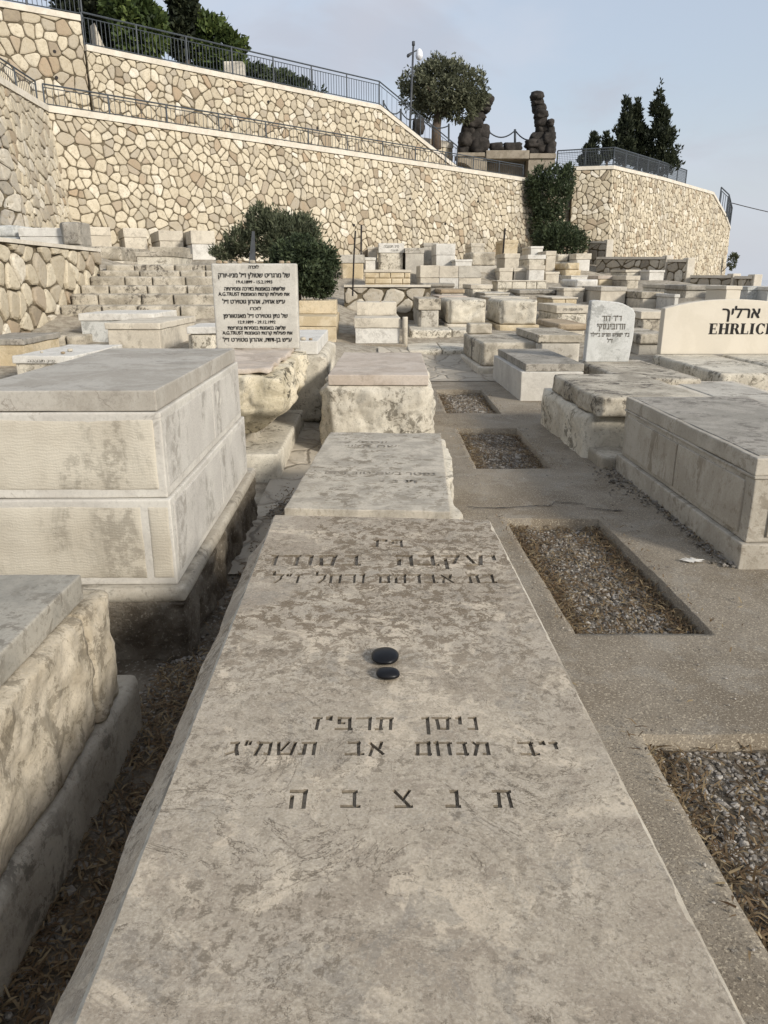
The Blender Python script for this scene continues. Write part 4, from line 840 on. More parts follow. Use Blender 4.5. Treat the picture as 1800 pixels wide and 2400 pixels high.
# left low wall beside the steps, and crazy-stone wall at mid field
rubble_wall('low_wall', 'low yellow rubble wall beside the stone steps on the left', [(-5.75, 8.6), (-5.7, 15.6)], [.2, 1.0], [1.97, 1.93], size=.30, batter=.02, coping=.06, cthick=.4, relief=.05, gap=.02)
a = PD(807, 704, 18.4); b = PD(1009, 704, 18.4); zt = PD(900, 673, 18.4)[1]
rubble_wall('low_wall', 'low grey wall of crazy stones between the round bush and the rough dark slab', [(a[0], 18.4), (b[0], 18.4)], [a[1] - .3, a[1] - .3], [zt, zt], size=.42, batter=0, mat='greystone', coping=.05, body=.5)

# ------------------------------------------------------------------ steps
def steps(name, label, rows, x0, x1, mat, depth=.55):
    root = empty(name, ((x0[0] + x1[0]) / 2, rows[0][0], rows[0][1]), 0, label, 'steps'); o = root.location
    for i, (Y, zb, zt) in enumerate(rows):
        mb = MB(); x = x0[i]
        while x < x1[i] - .05:
            w = min(random.uniform(.48, .85), x1[i] - x)
            if x1[i] - x - w < .2: w = x1[i] - x
            rock_box(mb, x + .008 - o.x, x + w - .008 - o.x, Y - o.y, Y + depth + .1 - o.y, zb - .25 - o.z, zt - o.z, seg=.045, r=.02, amp=.05, faces='F', margin=.03); x += w
        mb.build('step', M[mat], root, True)
rows = []; yy = [(805, 786), (737, 716), (711, 689), (691, 669), (667, 648), (647, 634), (634, 620)]
L0, L1 = [], []
for i, (yb, yt) in enumerate(yy):
    Y = [11.6, 13.3, 13.8, 14.3, 14.8, 15.3, 15.7][i]; rows.append((Y, PD(300, yb, Y)[1], PD(300, yt, Y)[1])); L0.append(-5.62); L1.append(PD(560, 700, Y)[0])
L0[0] = -5.6; L1[0] = PD(200, 800, 11.6)[0]
steps('stone_steps', 'flight of rusticated stone steps rising on the left towards the upper row of tombs', rows, L0, L1, 'dirty')
ctrl(-5, 11, rows[0][1] - .05); ctrl(-4.5, 12.6, rows[0][2] - .05); ctrl(-3, 12.6, .5)
for (Y, a, b) in rows[1:]: ctrl(-4.5, Y + .3, b - .12); ctrl(-3, Y + .3, b - .12)
X0 = PD(955, 830, 13.6)[0]; X1 = PD(1084, 830, 13.6)[0]
rows2 = [(13.55, PD(1020, 842, 13.55)[1], PD(1020, 819, 13.55)[1]), (15.3, PD(1000, 796, 15.3)[1], PD(1000, 773, 15.3)[1])]
steps('stone_steps', 'two low block steps across the middle path, beside the short round post', rows2, [X0, X0 + .1], [X1 + .5, X1 + .6], 'rough', 1.7)
ctrl(1, 14.5, rows2[0][2] - .06); ctrl(.9, 16.5, rows2[1][2] - .06); ctrl(1, 12.9, 0)
for x in (-.5, .6, 1.6, 2.6): ctrl(x, 11, -.03); ctrl(x, 12, -.02)

# ------------------------------------------------------------------ concrete path with open pits
def warp(y):
    pts = [(-3, .9), (1.3, .862), (2.12, .854), (2.85, .818), (4.45, .757), (5.71, .734), (7.38, .735), (8.2, .70), (10.05, .706), (14, .70)]
    for (a, b), (c, d) in zip(pts[:-1], pts[1:]):
        if a <= y <= c: return b + (d - b) * (y - a) / (c - a)
    return pts[-1][1]
PITS = [(.9, 2.125, -.0, .62), (2.855, 4.42, 0, .592), (5.71, 7.37, 0, .604), (8.21, 10.03, 0, .61)]
def concrete():
    us = sorted(set([round(-.42 + .03 * i, 4) for i in range(15)] + [round(.025 * i, 4) for i in range(26)] + [.592, .604, .61, .62] + [.65 + .05 * i for i in range(60)]))
    ys = sorted(set([-.5 + .1 * i for i in range(14)] + [round(.8 + .035 * i, 4) for i in range(290)] + [p[0] for p in PITS] + [p[1] for p in PITS]))
    bm = bmesh.new(); g = {}
    for i, u in enumerate(us):
        for j, y in enumerate(ys):
            x = u + warp(y); w = Vector((x, y, 0)); edge = noise.noise_vector(w * 9) * .004 + noise.noise_vector(w * 31) * .0025
            g[i, j] = bm.verts.new((x + edge.x, y + edge.y, .008 * noise.noise(w * 1.7) + .003 * noise.noise(w * 8)))
    for i in range(len(us) - 1):
        for j in range(len(ys) - 1):
            cu, cy = (us[i] + us[i + 1]) / 2, (ys[j] + ys[j + 1]) / 2
            if any(a < cy < b and c < cu < d for a, b, c, d in PITS): continue
            bm.faces.new((g[i, j], g[i + 1, j], g[i + 1, j + 1], g[i, j + 1]))
    bmesh.ops.delete(bm, geom=[v for v in bm.verts if not v.link_faces], context='VERTS')
    ed = [e for e in bm.edges if len(e.link_faces) == 1]; r = bmesh.ops.extrude_edge_only(bm, edges=ed)
    for v in r['geom']:
        if isinstance(v, bmesh.types.BMVert): v.co.z -= .16; v.co.x += random.uniform(-.004, .004)
    # a crack
    bmesh.ops.recalc_face_normals(bm, faces=bm.faces)
    me = bpy.data.meshes.new('path'); bm.to_mesh(me); bm.free(); o = link('path', me, M['concrete']); tag(o, kind='structure')
    for x0 in (0.7, 1.7, 2.7, 3.7): 
        for y in (0, 1.5, 3, 4.5, 6, 7.5, 9, 10): ctrl(x0, y, -.14)
    # the crack that runs across the slab
    mb = MB(); pts = []
    for i in range(60):
        t = i / 59; x, y = PZ(1095 + 365 * t, 1190 + 3 * math.sin(t * 9) - (8 if .55 < t < .75 else 0) + (8 * (t - .75) / .25 if t > .75 else 0), 0); pts.append((x, y + .012 * noise.noise(Vector((t * 25, 0, 0))), .009))
    w = [.004 + .006 * abs(noise.noise(Vector((i * .4, 3, 0)))) * (1 + 2 * i / 60) for i in range(60)]
    mb.add([(x, y - b, z) for (x, y, z), b in zip(pts, w)] + [(x, y + b, z) for (x, y, z), b in zip(pts, w)], [(i, i + 1, 61 + i, 60 + i) for i in range(59)])
    tag(mb.build('crack', M['rust']), kind='structure')
concrete()
def scatter(name, rects, n_stone, n_straw, zfun, smin=.004, smax=.013, straw=.05, curve=True, tint=(0, 1), stint=(0, 1)):
    ico = [(0, -.5257, .8507), (0, .5257, .8507), (0, -.5257, -.8507), (0, .5257, -.8507), (.5257, .8507, 0), (-.5257, .8507, 0), (.5257, -.8507, 0), (-.5257, -.8507, 0), (.8507, 0, .5257), (-.8507, 0, .5257), (.8507, 0, -.5257), (-.8507, 0, -.5257)]
    from mathutils import geometry
    bm = bmesh.new(); bmesh.ops.create_icosphere(bm, subdivisions=1, radius=1); iv = np.array([v.co[:] for v in bm.verts]); bm.verts.index_update(); fi = np.array([[v.index for v in f.verts] for f in bm.faces]); bm.free()
    V, Fc, Tn = [], [], []; base = 0
    for _ in range(n_stone):
        x, y = rects(); s = random.uniform(smin, smax) * (1.7 if random.random() < .06 else 1); z = zfun(x, y)
        q = iv * (1 + rng.uniform(-.28, .28, (len(iv), 1))) * np.array([s, s * random.uniform(.6, 1), s * random.uniform(.4, .8)]); a = random.random() * 6.28; ca, sa = math.cos(a), math.sin(a)
        q = q @ np.array([[ca, sa, 0], [-sa, ca, 0], [0, 0, 1]]) + np.array([x, y, z + s * .3]); V.append(q); Fc.append(fi + base); base += len(iv); Tn += [random.uniform(*tint)] * len(fi)
    vs = np.concatenate(V) if V else np.zeros((0, 3)); fs = np.concatenate(Fc).tolist() if Fc else []
    mb = MB(); mb.v = [tuple(v) for v in vs.tolist()]; mb.f = [tuple(f) for f in fs]; ns = len(mb.f)
    for _ in range(n_straw):
        x, y = rects(); z = zfun(x, y) + random.uniform(.003, .022); a = random.random() * 6.28; L = straw * random.uniform(.3, 1); w = random.uniform(.0012, .0035); dz = random.uniform(-.3, .5) * L; bnd = random.uniform(-.4, .4) * L
        d = Vector((math.cos(a), math.sin(a), 0)); p = Vector((-d.y, d.x, 0)); c = Vector((x, y, z)); m = c + d * L / 2 + p * bnd * .3 + Vector((0, 0, dz * .6 + .004)); e = c + d * L + Vector((0, 0, dz * .6)); up = Vector((0, 0, random.uniform(-.6, .6)))
        q = (p + up).normalized() * w
        mb.add([c - q, c + q, m - q, m + q, e], [(0, 1, 3, 2), (2, 3, 4)]); Tn += [random.uniform(*stint)] * 2
    me = mesh(name, mb.v, mb.f); at_ = me.attributes.new('tint', 'FLOAT', 'FACE'); at_.data.foreach_set('value', np.array(Tn, 'f'))
    me.polygons.foreach_set('material_index', [0] * ns + [1] * (len(mb.f) - ns)); o = link(name, me, [M['pebbles'], M['straw']], None, False); tag(o, kind='stuff'); return o
def pit_edge(p):
    def f():
        if random.random() < .45: return pit_rect(p)()
        y = random.uniform(p[0] + .01, p[1] - .01); w = p[3] - p[2]; e = abs(random.gauss(0, .07)); u = p[2] + e if random.random() < .6 else p[3] - e
        u = min(max(u, p[2] + .01), p[3] - .03); return u + warp(y), y
    return f
def pit_rect(p):
    def f():
        y = random.uniform(p[0] + .01, p[1] - .01); u = random.uniform(p[2] + .01, p[3] - .01); return u + warp(y), y
    return f
def pit_floor(p):
    bm = bmesh.new(); g = {}; nu, ny = 24, 60
    for i in range(nu + 1):
        for j in range(ny + 1):
            y = p[0] - .02 + (p[1] - p[0] + .04) * j / ny; u = p[2] - .03 + (p[3] - p[2] + .06) * i / nu; g[i, j] = bm.verts.new((u + warp(y), y, pit_z(u + warp(y), y)))
    for i in range(nu):
        for j in range(ny): bm.faces.new((g[i, j], g[i + 1, j], g[i + 1, j + 1], g[i, j + 1]))
    me = bpy.data.meshes.new('earth'); bm.to_mesh(me); bm.free(); tag(link('earth', me, M['dirt']), kind='structure')
def pit_z(x, y): return -.072 + .018 * noise.noise(Vector((x * 4, y * 4, 2)))
for p, a, b, s in ((PITS[0], 3600, 1500, 1.0), (PITS[1], 5200, 3000, 1.0), (PITS[2], 3000, 1800, 1.25), (PITS[3], 2600, 1500, 1.4)):
    pit_floor(p); scatter('gravel', pit_rect(p), a, 0, pit_z, .0035 * s, .0105 * s, .06, tint=(.05, 1)); scatter('dry_straw', pit_edge(p), 40, int(b * 1.6), lambda x, y: pit_z(x, y) + .006, .004, .01, .07, stint=(0, .85))
def path_any():
    while True:
        x, y = random.uniform(.5, 2.0), random.uniform(1.2, 9.5) 
        if not any(a - .01 < y < b + .01 and c - .01 < x - warp(y) < d + .01 for a, b, c, d in PITS): return x, y
scatter('grit', path_any, 500, 90, lambda x, y: .004, .002, .006, .05, tint=(.1, 1))
def rim():
    p = random.choice(PITS); y = random.uniform(p[0] - .05, p[1] + .05); e = abs(random.gauss(0, .03)); u = p[2] - e if random.random() < .5 else p[3] + e; return u + warp(y), y
scatter('dry_straw', rim, 250, 420, lambda x, y: .006, .002, .006, .05, stint=(0, .9))
def foot():
    y = random.uniform(3.6, 5.75); return 1.835 - abs(random.gauss(0, .035 if y < 4.7 else .09)), y
scatter('rubble', foot, 420, 120, lambda x, y: .006, .003, .013, .05, tint=(0, .7))
mb = MB(); ax, ay = PZ(1622, 1318, 0); k = 22; mb.add([(ax + .05 * math.cos(i * 6.283 / k) * (1 + .5 * math.sin(i * 2.1)), ay + .028 * math.sin(i * 6.283 / k) * (1 + .5 * math.cos(i * 2.7)), .0125 + .003 * (i % 2)) for i in range(k)] + [(ax, ay, .017)], [(i, (i + 1) % k, k) for i in range(k)])
tag(mb.build('plaster_splash', M['white']), kind='structure')
def votive(px, py, z, r, where, m='dirty'):
    x, y = PZ(px, py, z); mb = MB(); boulder(mb, (0, 0, 0), r, r * .8, r * .62, px * .37); o = mb.build('pebble', M[m], None, True); o.location = (x, y, z + r * .45); tag(o, 'small pebble left on ' + where, 'pebble', 'pebbles on ' + where)
# trench litter left of the slab
def tz(x, y): return -.105 + .03 * noise.noise(Vector((x * 5, y * 3, 5))) + (.05 if y > 2.0 and y < 2.8 else 0) * sm((x + 1) / .3)
def trench():
    bm = bmesh.new(); g = {}
    for i in range(31):
        for j in range(90): x, y = -1.25 + .03 * i, -.2 + .06 * j; g[i, j] = bm.verts.new((x, y, tz(x, y)))
    for i in range(30):
        for j in range(89): bm.faces.new((g[i, j], g[i + 1, j], g[i + 1, j + 1], g[i, j + 1]))
    me = bpy.data.meshes.new('earth'); bm.to_mesh(me); bm.free(); tag(link('earth', me, M['dirt']), kind='structure')
    f = lambda: (random.uniform(-.9, -.4), .7 + 2.0 * random.random() ** 1.25)
    scatter('leaf_litter', f, 1500, 6500, tz, .004, .014, .055, tint=(0, .6), stint=(0, .8))
    f = lambda: (random.uniform(-.95, -.42), 2.1 + .8 * random.random()); scatter('rubble', f, 900, 500, tz, .004, .012, .05, tint=(.1, .7))
    f = lambda: (random.uniform(-.82, -.42), 2.8 + 4.2 * random.random()); scatter('leaf_litter', f, 700, 1500, tz, .006, .016, .06, tint=(0, .6), stint=(0, .6))
    # broken dry twigs
    mb = MB()
    for _ in range(26):
        x, y = random.uniform(-.88, -.5), random.uniform(1.0, 2.4); p = Vector((x, y, tz(x, y) + .01)); d = Vector((random.uniform(-1, 1), random.uniform(-1, 1), random.uniform(.1, .9))).normalized(); pts = [p]
        for k in range(5): d = (d + Vector((random.uniform(-.4, .4), random.uniform(-.4, .4), random.uniform(-.4, .15)))).normalized(); pts.append(pts[-1] + d * random.uniform(.02, .045))
        mb.tube(pts, .0022, 4, .0008)
    tag(mb.build('twigs', M['bark']), kind='stuff')
trench()

def on_top(name_part, xs, where):
    for o in list(COL.objects):
        if o.get('label', '').startswith(name_part):
            bpy.context.view_layer.update(); top = max((o.matrix_world @ Vector(c)).z for ch in o.children for c in ch.bound_box)
            for q in xs:
                r = random.uniform(.02, .035); p = o.matrix_world @ Vector((q[0], q[1], 0)); mb = MB(); boulder(mb, (0, 0, 0), r, r * .8, r * .62, q[0] * 31); b = mb.build('pebble', M['dirty' if q[0] * 10 % 2 < 1 else 'brown'], None, True); b.location = (p.x, p.y, (top if len(q) < 3 else o.location.z + q[2]) + r * .42); tag(b, 'small pebble left on ' + where, 'pebble', 'pebbles left on ' + where)
on_top('boulder tomb with rugged', [(.1, 1.78), (.16, 1.79), (.30, 1.77), (.42, 1.78), (.70, 1.78), (.76, 1.79)], 'top of the tall lettered headstone')
on_top('yellowish layered tomb', [(.12, 1.2), (.3, 1.1), (.45, 1.15), (.62, 1.05)], 'the yellowish layered tomb')
on_top('layered cream tomb', [(.2, 1.1), (.5, 1.1)], 'the layered cream tomb')
on_top('low white slab tomb', [(.2, .3), (.45, .5), (.5, .2)], 'the low white slab tomb')
on_top('white tomb half hidden', [(.62, .1), (.7, .12), (.5, .2)], 'the white tomb behind the boulder tomb')

# ------------------------------------------------------------------ upper terraces, ground, haze plane
def sheet(name, poly, z, mat, thick=.4):
    vs = [(x, y, z) for x, y in poly] + [(x, y, z - thick) for x, y in poly]; k = len(poly)
    fs = [tuple(range(k)), tuple(range(2 * k - 1, k - 1, -1))] + [(i, i + k, (i + 1) % k + k, (i + 1) % k) for i in range(k)]
    bm = bmesh.new(); me = mesh(name, vs, fs); bm.from_mesh(me); bmesh.ops.recalc_face_normals(bm, faces=bm.faces); bm.to_mesh(me); bm.free(); tag(link(name, me, M[mat], None, False), kind='structure')
off = Vector((-n0.y, n0.x)) * .45
sheet('walkway', [(RT[0] - 6, RT[1] + .2), (RT[0] - .45, RT[1] + .2), (A[0] - .4, A[1] + .4), (Bp[0] + off.x, Bp[1] + off.y), (IN2[0] + off.x, IN2[1] + off.y), (16, 55), (-4, 60), (-20, 30)], 5.7, 'ground', 3.9)
sheet('terrace', [(HH[0] - 1, HH[1] + .4), (H1[0] - .3, H1[1] + .6), (U0[0], U0[1] + .6), (U1[0] - .2, U1[1] + .6), (U1[0] + .6, U1[1] + 8), (O1[0] - .3, 55), (-25, 60), (-30, 30)], 8.0, 'ground', 2)
sheet('terrace', [(O0[0], O0[1] + .5), (O1[0] - .2, O1[1] + .5), (O1[0] + .4, O1[1] + 10), (O0[0], O0[1] + 12)], 7.9, 'ground', 2)
sheet('terrace', [(BP[0][0] + .2, BP[0][1] + .7), (BP[1][0], BP[1][1] + .9), (BP[2][0] - .5, BP[2][1] + .6), (BP[4][0] - .6, BP[4][1] + .5), (BP[7][0] - .8, BP[7][1]), (BP[8][0] - .8, BP[8][1]), (12, 58)], 6.3, 'ground', 3)
def ground():
    for p in ((-12, 20, 1.9), (-14, 10, 1.2), (-9, 5, .3), (-5, 0, -.13), (0, -4, -.13), (5, 0, -.13), (8, 3, -.13), (10, 8, -.1), (10, 16, -.1), (11, 20, .1), (13, 14, -.6), (16, 20, -.8), (19, 26, -.8), (22, 34, -.8), (26, 45, -.8), (0, 34, 2.0), (6, 40, 2), (-6, 28, 2), (-10, 26, 1.9), (-10, 32, 2), (10, 38, 1.9), (14, 40, 1.2), (-2, 3.5, -.13), (-2, 6, -.1), (-2, 1, -.13), (-3, 7, .1), (-.6, 1.8, -.13), (-.6, 3.2, -.13), (-.6, 5, -.13), (0, 4, -.13)): CTRL.append(p)
    C = np.array(CTRL); xs = np.concatenate([np.arange(-30, -8, 1.0), np.arange(-8, 12, .3), np.arange(12, 42, 1.0)]); ys = np.concatenate([np.arange(-12, 0, 1.0), np.arange(0, 36, .3), np.arange(36, 66, 1.5)])
    gx, gy = np.meshgrid(xs, ys, indexing='ij'); d2 = (gx[..., None] - C[:, 0]) ** 2 + (gy[..., None] - C[:, 1]) ** 2; w = 1 / (d2 + .12) ** 1.6; gz = (w * C[:, 2]).sum(-1) / w.sum(-1)
    far = np.maximum.reduce([(gx - 24) / 12, (-20 - gx) / 8, (-4 - gy) / 6, (gy - 52) / 10, (gx + .25 * gy - 31) / 6]); gz = gz - 14 * np.clip(far, 0, 1) ** 2 * 3
    nx, ny = gx.shape; vs = np.stack([gx, gy, gz], -1).reshape(-1, 3).tolist(); fs = [(i * ny + j, (i + 1) * ny + j, (i + 1) * ny + j + 1, i * ny + j + 1) for i in range(nx - 1) for j in range(ny - 1)]
    # outer slope of the hill down to the haze plane
    loop = [i * ny for i in range(nx)] + [(nx - 1) * ny + j for j in range(1, ny)] + [i * ny + ny - 1 for i in range(nx - 2, -1, -1)] + [j for j in range(ny - 2, 0, -1)]
    k = len(vs)
    for q in loop: x, y, z = vs[q]; vs.append((x + (x - 5) * 8, y + (y - 25) * 8, -140))
    m = len(loop)
    for i in range(m): fs.append((loop[i], k + i, k + (i + 1) % m, loop[(i + 1) % m]))
    bm = bmesh.new(); me = mesh('ground', vs, fs); bm.from_mesh(me); bmesh.ops.recalc_face_normals(bm, faces=bm.faces); bm.to_mesh(me); bm.free()
    o = link('ground', me, M['ground']); tag(o, kind='structure')
    # paved patches that lie a little above the ground
    def patch(x0, x1, y0, y1, mat, lift):
        bm = bmesh.new(); g = {}; nu, nv = max(2, int((x1 - x0) / .12)), max(2, int((y1 - y0) / .12))
        for i in range(nu + 1):
            for j in range(nv + 1):
                x = x0 + (x1 - x0) * i / nu; y = y0 + (y1 - y0) * j / nv; d = (x - C[:, 0]) ** 2 + (y - C[:, 1]) ** 2; ww = 1 / (d + .12) ** 1.6; g[i, j] = bm.verts.new((x, y, (ww * C[:, 2]).sum() / ww.sum() + lift))
        for i in range(nu):
            for j in range(nv): bm.faces.new((g[i, j], g[i + 1, j], g[i + 1, j + 1], g[i, j + 1]))
        me = bpy.data.meshes.new('paving'); bm.to_mesh(me); bm.free(); tag(link('paving', me, M[mat]), kind='structure')
    patch(-.1, 2.6, 10.9, 13.6, 'paving', .035); patch(-.9, -.42, 3.75, 7.5, 'paving', .03)
    mb = MB(); mb.box(-30000, 30000, -30000, 30000, -101, -100); m, nt, b = newmat('haze_mirror'); b.inputs['Base Color'].default_value = (.36, .40, .44, 1); b.inputs['Roughness'].default_value = .06; b.inputs['Specular IOR Level'].default_value = 1.0
    tag(mb.build('haze_plane', m), kind='structure')  # added pale glossy plane, mirrors the sky to imitate distant haze
ground()

# ------------------------------------------------------------------ plants
def foliage(name, parent, blobs, n, size, mat, org, shell=.55, up=.2, clump=.35, elong=2.0, spr=.07, gap=-.12):
    """leaf-sized faces spread through lumpy volumes, thinned out by noise so gaps remain"""
    vol = np.array([b[3] * b[4] * b[5] for b in blobs]); pr = vol ** .8 / (vol ** .8).sum(); V = []; Tn = []
    cnt = 0; tries = 0
    while cnt < n and tries < n * 6:
        tries += 1; b = blobs[rng.choice(len(blobs), p=pr)]; d = rng.normal(size=3); d /= np.linalg.norm(d); rr = shell + (1 - shell) * rng.random() ** .6
        if rng.random() < .25: rr = rng.random() ** .5
        lump = 1 + .30 * noise.noise(Vector(d * 2.2) + Vector((b[0], b[1], b[2]))) + .16 * noise.noise(Vector(d * 6) + Vector((b[2], b[0], 1)))
        p = np.array(b[:3]) + d * rr * lump * np.array(b[3:6]); s = noise.noise(Vector(p / clump)); 
        if s < gap and rng.random() < .85: continue
        if rng.random() < spr: p = p + (d * .7 + np.array([0, 0, .6])) * min(b[3:6]) * rng.uniform(.05, .35)
        a = d * .8 + rng.normal(size=3) * .7 + np.array([0, 0, up]); a /= np.linalg.norm(a); t = np.cross(a, rng.normal(size=3)); t /= np.linalg.norm(t)
        L = size * rng.uniform(.6, 1.3); w = L / elong
        V += [p - t * w * .5, p + a * L * .5 - t * w * .15 + t * w * .6, p + a * L, p + a * L * .5 - t * w * .6]; Tn.append(min(1, max(0, .5 + s * .55 + rng.normal() * .2))); cnt += 1
    vs = np.array(V) - np.array(org); fs = [(4 * i, 4 * i + 1, 4 * i + 2, 4 * i + 3) for i in range(len(V) // 4)]
    me = mesh(name, vs.tolist(), fs); at_ = me.attributes.new('tint', 'FLOAT', 'FACE'); at_.data.foreach_set('value', np.array(Tn, 'f')); return link(name, me, M[mat], parent, False)
def trunk(parent, org, paths, mat='bark', r=.12, r2=.04):
    mb = MB(); o = Vector(org)
    for pts, a, b in paths: mb.tube([Vector(p) - o for p in pts], a, 8, b)
    mb.build('trunk', M[mat], parent, True)
def tree(label, base, blobs, n, size, mat, tr, cat='tree', name='tree', group=None, **k):
    t = empty(name, base, 0, label, cat, group); foliage('crown', t, blobs, n, size, mat, base, **k); trunk(t, base, tr); return t
def PB(px, py, rx, rz, Y, ry=None):       # blob from photo pixel centre and pixel radii at distance Y
    x, z = PD(px, py, Y); k = (Y * CP - (z - ZC) * SP) / F; return (x, Y, z, rx * k, (ry or rx) * k, rz * k)
Y = 41; bx, bz = PD(1023, 320, Y)
cx, cz = PD(1035, 205, Y)
br = [([(bx, Y, 7.6), (bx - .02, Y, bz + .4), (bx + .1, Y, bz + 1.2)], .26, .19), ([(bx + .08, Y, bz + 1.0), (bx - .2, Y - .1, bz + 1.7), (bx - .8, Y - .2, bz + 2.6)], .15, .04), ([(bx + .08, Y, bz + .9), (bx + .7, Y + .1, bz + 1.6), (bx + 1.2, Y + .1, bz + 2.6)], .15, .04), ([(bx + .08, Y, bz + 1.1), (bx + .3, Y + .3, bz + 2.2), (bx + .2, Y + .3, bz + 3.2)], .13, .03)]
tree('round-headed olive tree with a forked trunk, standing on the terrace beside the pole', (bx, Y, bz), [PB(1038, 212, 76, 56, Y), PB(982, 212, 44, 50, Y), PB(1094, 212, 48, 46, Y), PB(1030, 172, 50, 30, Y), PB(1000, 250, 42, 28, Y), PB(1078, 252, 46, 30, Y), PB(1026, 148, 18, 20, Y), PB(1068, 158, 18, 20, Y), PB(955, 190, 18, 20, Y), PB(1125, 225, 20, 22, Y)], 14000, .19, 'olive', br, clump=.55, elong=2.4, gap=-.05)
def cypress(label, px, yb, yt, wpx, Y, n=4500, lean=0, tilt=()):
    x, zb = PD(px, yb, Y); blobs = []; m = 9
    for i in range(m):
        t = i / (m - 1); wv = wpx * (1 - t) ** .75 * (.78 + .3 * math.sin(i * 2.3 + px)) + 5; blobs.append(PB(px + lean * t + random.uniform(-4, 4), yb + (yt - yb) * (t * .96 + .02), wv, (yb - yt) / m * .95, Y))
    blobs += [PB(*q, Y) for q in tilt]
    tree(label, (x, Y, zb), blobs, n, .24, 'cypress', [([(x, Y, zb - .8), (x, Y, zb + (yb - yt) / F * Y * .5)], .1, .03)], cat='cypress', name='cypress_tree', group='cypresses on the bastion', clump=.5, elong=2.6, up=1.2)
cypress('tall cypress with a crooked lower branch on its right, the rightmost on the bastion', 1553, 392, 206, 36, 46, 5600, -8, [(1585, 365, 10, 8), (1592, 350, 7, 8)])
cypress('dense cypress left of the tallest one on the bastion', 1500, 382, 245, 26, 46.5, 4500, -10)
cypress('cypress with a leaning tip, left of the dense one on the bastion', 1462, 376, 240, 24, 46, 4500, 6)
cypress('thin young cypress between the low bushy one and the taller group', 1423, 372, 318, 8, 45.5, 1200)
cypress('low bushy cypress at the left end of the bastion railing', 1380, 394, 322, 24, 45, 3600, 14)
# oleander at the inner corner, and the darker shrub at its foot
Y = 37.2; x, z = PD(1300, 590, Y)
tree('tall greyish shrub in the corner between the long wall and the bastion', (x, Y, z), [PB(1288, 460, 46, 52, Y), PB(1262, 438, 30, 34, Y), PB(1318, 425, 30, 30, Y), PB(1282, 525, 38, 46, Y), PB(1332, 404, 13, 18, Y), PB(1268, 408, 14, 18, Y), PB(1298, 400, 16, 16, Y)], 9500, .18, 'darkleaf', [([(x, Y, z - .3), (x, Y, z + 2)], .09, .04)], cat='shrub', name='shrub', clump=.45, elong=3.2, up=.6)
Y = 35.2; x, z = PD(1320, 596, Y)
tree('low dark green shrub at the foot of the tall greyish one', (x, Y, z), [PB(1318, 562, 52, 34, Y), PB(1285, 565, 36, 30, Y), PB(1355, 572, 24, 24, Y)], 5200, .17, 'darkleaf', [([(x, Y, z - .3), (x, Y, z + .8)], .06, .03)], cat='shrub', name='shrub', clump=.35, elong=3.0, up=.8)
# round bush behind the lettered headstone
Y = 15.6; x, z = PD(700, 705, Y)
tree('large round dark bush right behind the lettered headstone', (x, Y, z), [PB(716, 630, 72, 62, Y), PB(758, 622, 36, 48, Y), PB(682, 600, 44, 38, Y), PB(738, 664, 48, 34, Y), PB(660, 650, 46, 44, Y), PB(705, 568, 28, 18, Y)], 20000, .075, 'darkleaf', [([(x, Y, z - .3), (x, Y, z + .9)], .07, .03)], cat='bush', name='bush', clump=.22, elong=2.4)
Y = 17.2; x, z = PD(640, 640, Y)
tree('looser olive-green bush with sprigs sticking up, behind the round dark one', (x, Y, z), [PB(645, 556, 72, 48, Y), PB(702, 534, 44, 26, Y), PB(615, 522, 36, 28, Y), PB(568, 574, 42, 32, Y), PB(715, 560, 34, 28, Y), PB(606, 496, 15, 17, Y), PB(690, 510, 20, 16, Y), PB(640, 505, 14, 16, Y), PB(530, 594, 32, 17, Y), PB(742, 528, 14, 12, Y), PB(580, 535, 16, 16, Y)], 14500, .10, 'oleander', [([(x, Y, z - .4), (x, Y, z + 1.2)], .07, .03)], cat='bush', name='bush', clump=.3, elong=3.4, up=.9, spr=.16, gap=-.04)
# trees behind the upper railing
def back_tree(label, blobs, Y, mat, n, s=.26, **k):
    bb = [PB(*b, Y) for b in blobs]; x = bb[0][0]; z = 8.0; tree(label, (x, Y, z), bb, n, s, mat, [([(x, Y, z - .2), (x + .1, Y, bb[0][2])], .2, .06)], group='trees behind the upper railing', clump=.6, **k)
back_tree('dark pine at the top left, its crown cut by the upper border', [(255, 40, 75, 85), (190, 20, 60, 55), (300, 100, 60, 60), (230, 110, 55, 50)], 33, 'cypress', 8000)
back_tree('brighter green pine right of the dark one', [(318, 40, 55, 45), (350, 60, 38, 34), (290, 15, 50, 40), (330, 95, 55, 40)], 31.5, 'pine', 6500)
back_tree('dark column-shaped cypress cut by the upper border, among the trees on the left', [(428, 20, 30, 70), (425, 85, 36, 48), (432, -40, 20, 60)], 34, 'cypress', 5200)
back_tree('low dark tree right of the column-shaped cypress', [(500, 100, 52, 42), (480, 70, 30, 30), (535, 120, 38, 36), (455, 125, 40, 30), (520, 150, 50, 24)], 34.5, 'pine', 6500)
back_tree('flat dark hedge running right along the upper railing', [(600, 175, 40, 16), (650, 188, 44, 16), (695, 203, 34, 14), (740, 215, 20, 8), (570, 165, 26, 14)], 36.5, 'darkleaf', 3500, .2)
x, z = PD(1712, 618, 53); tree('small plant sprouting at the outer right edge of the bastion', (x, 53, z), [PB(1716, 612, 8, 17, 53), PB(1722, 606, 5, 9, 53)], 500, .16, 'oleander', [([(x - .5, 53, z - .5), (x, 53, z)], .03, .02)], cat='plant', name='plant')

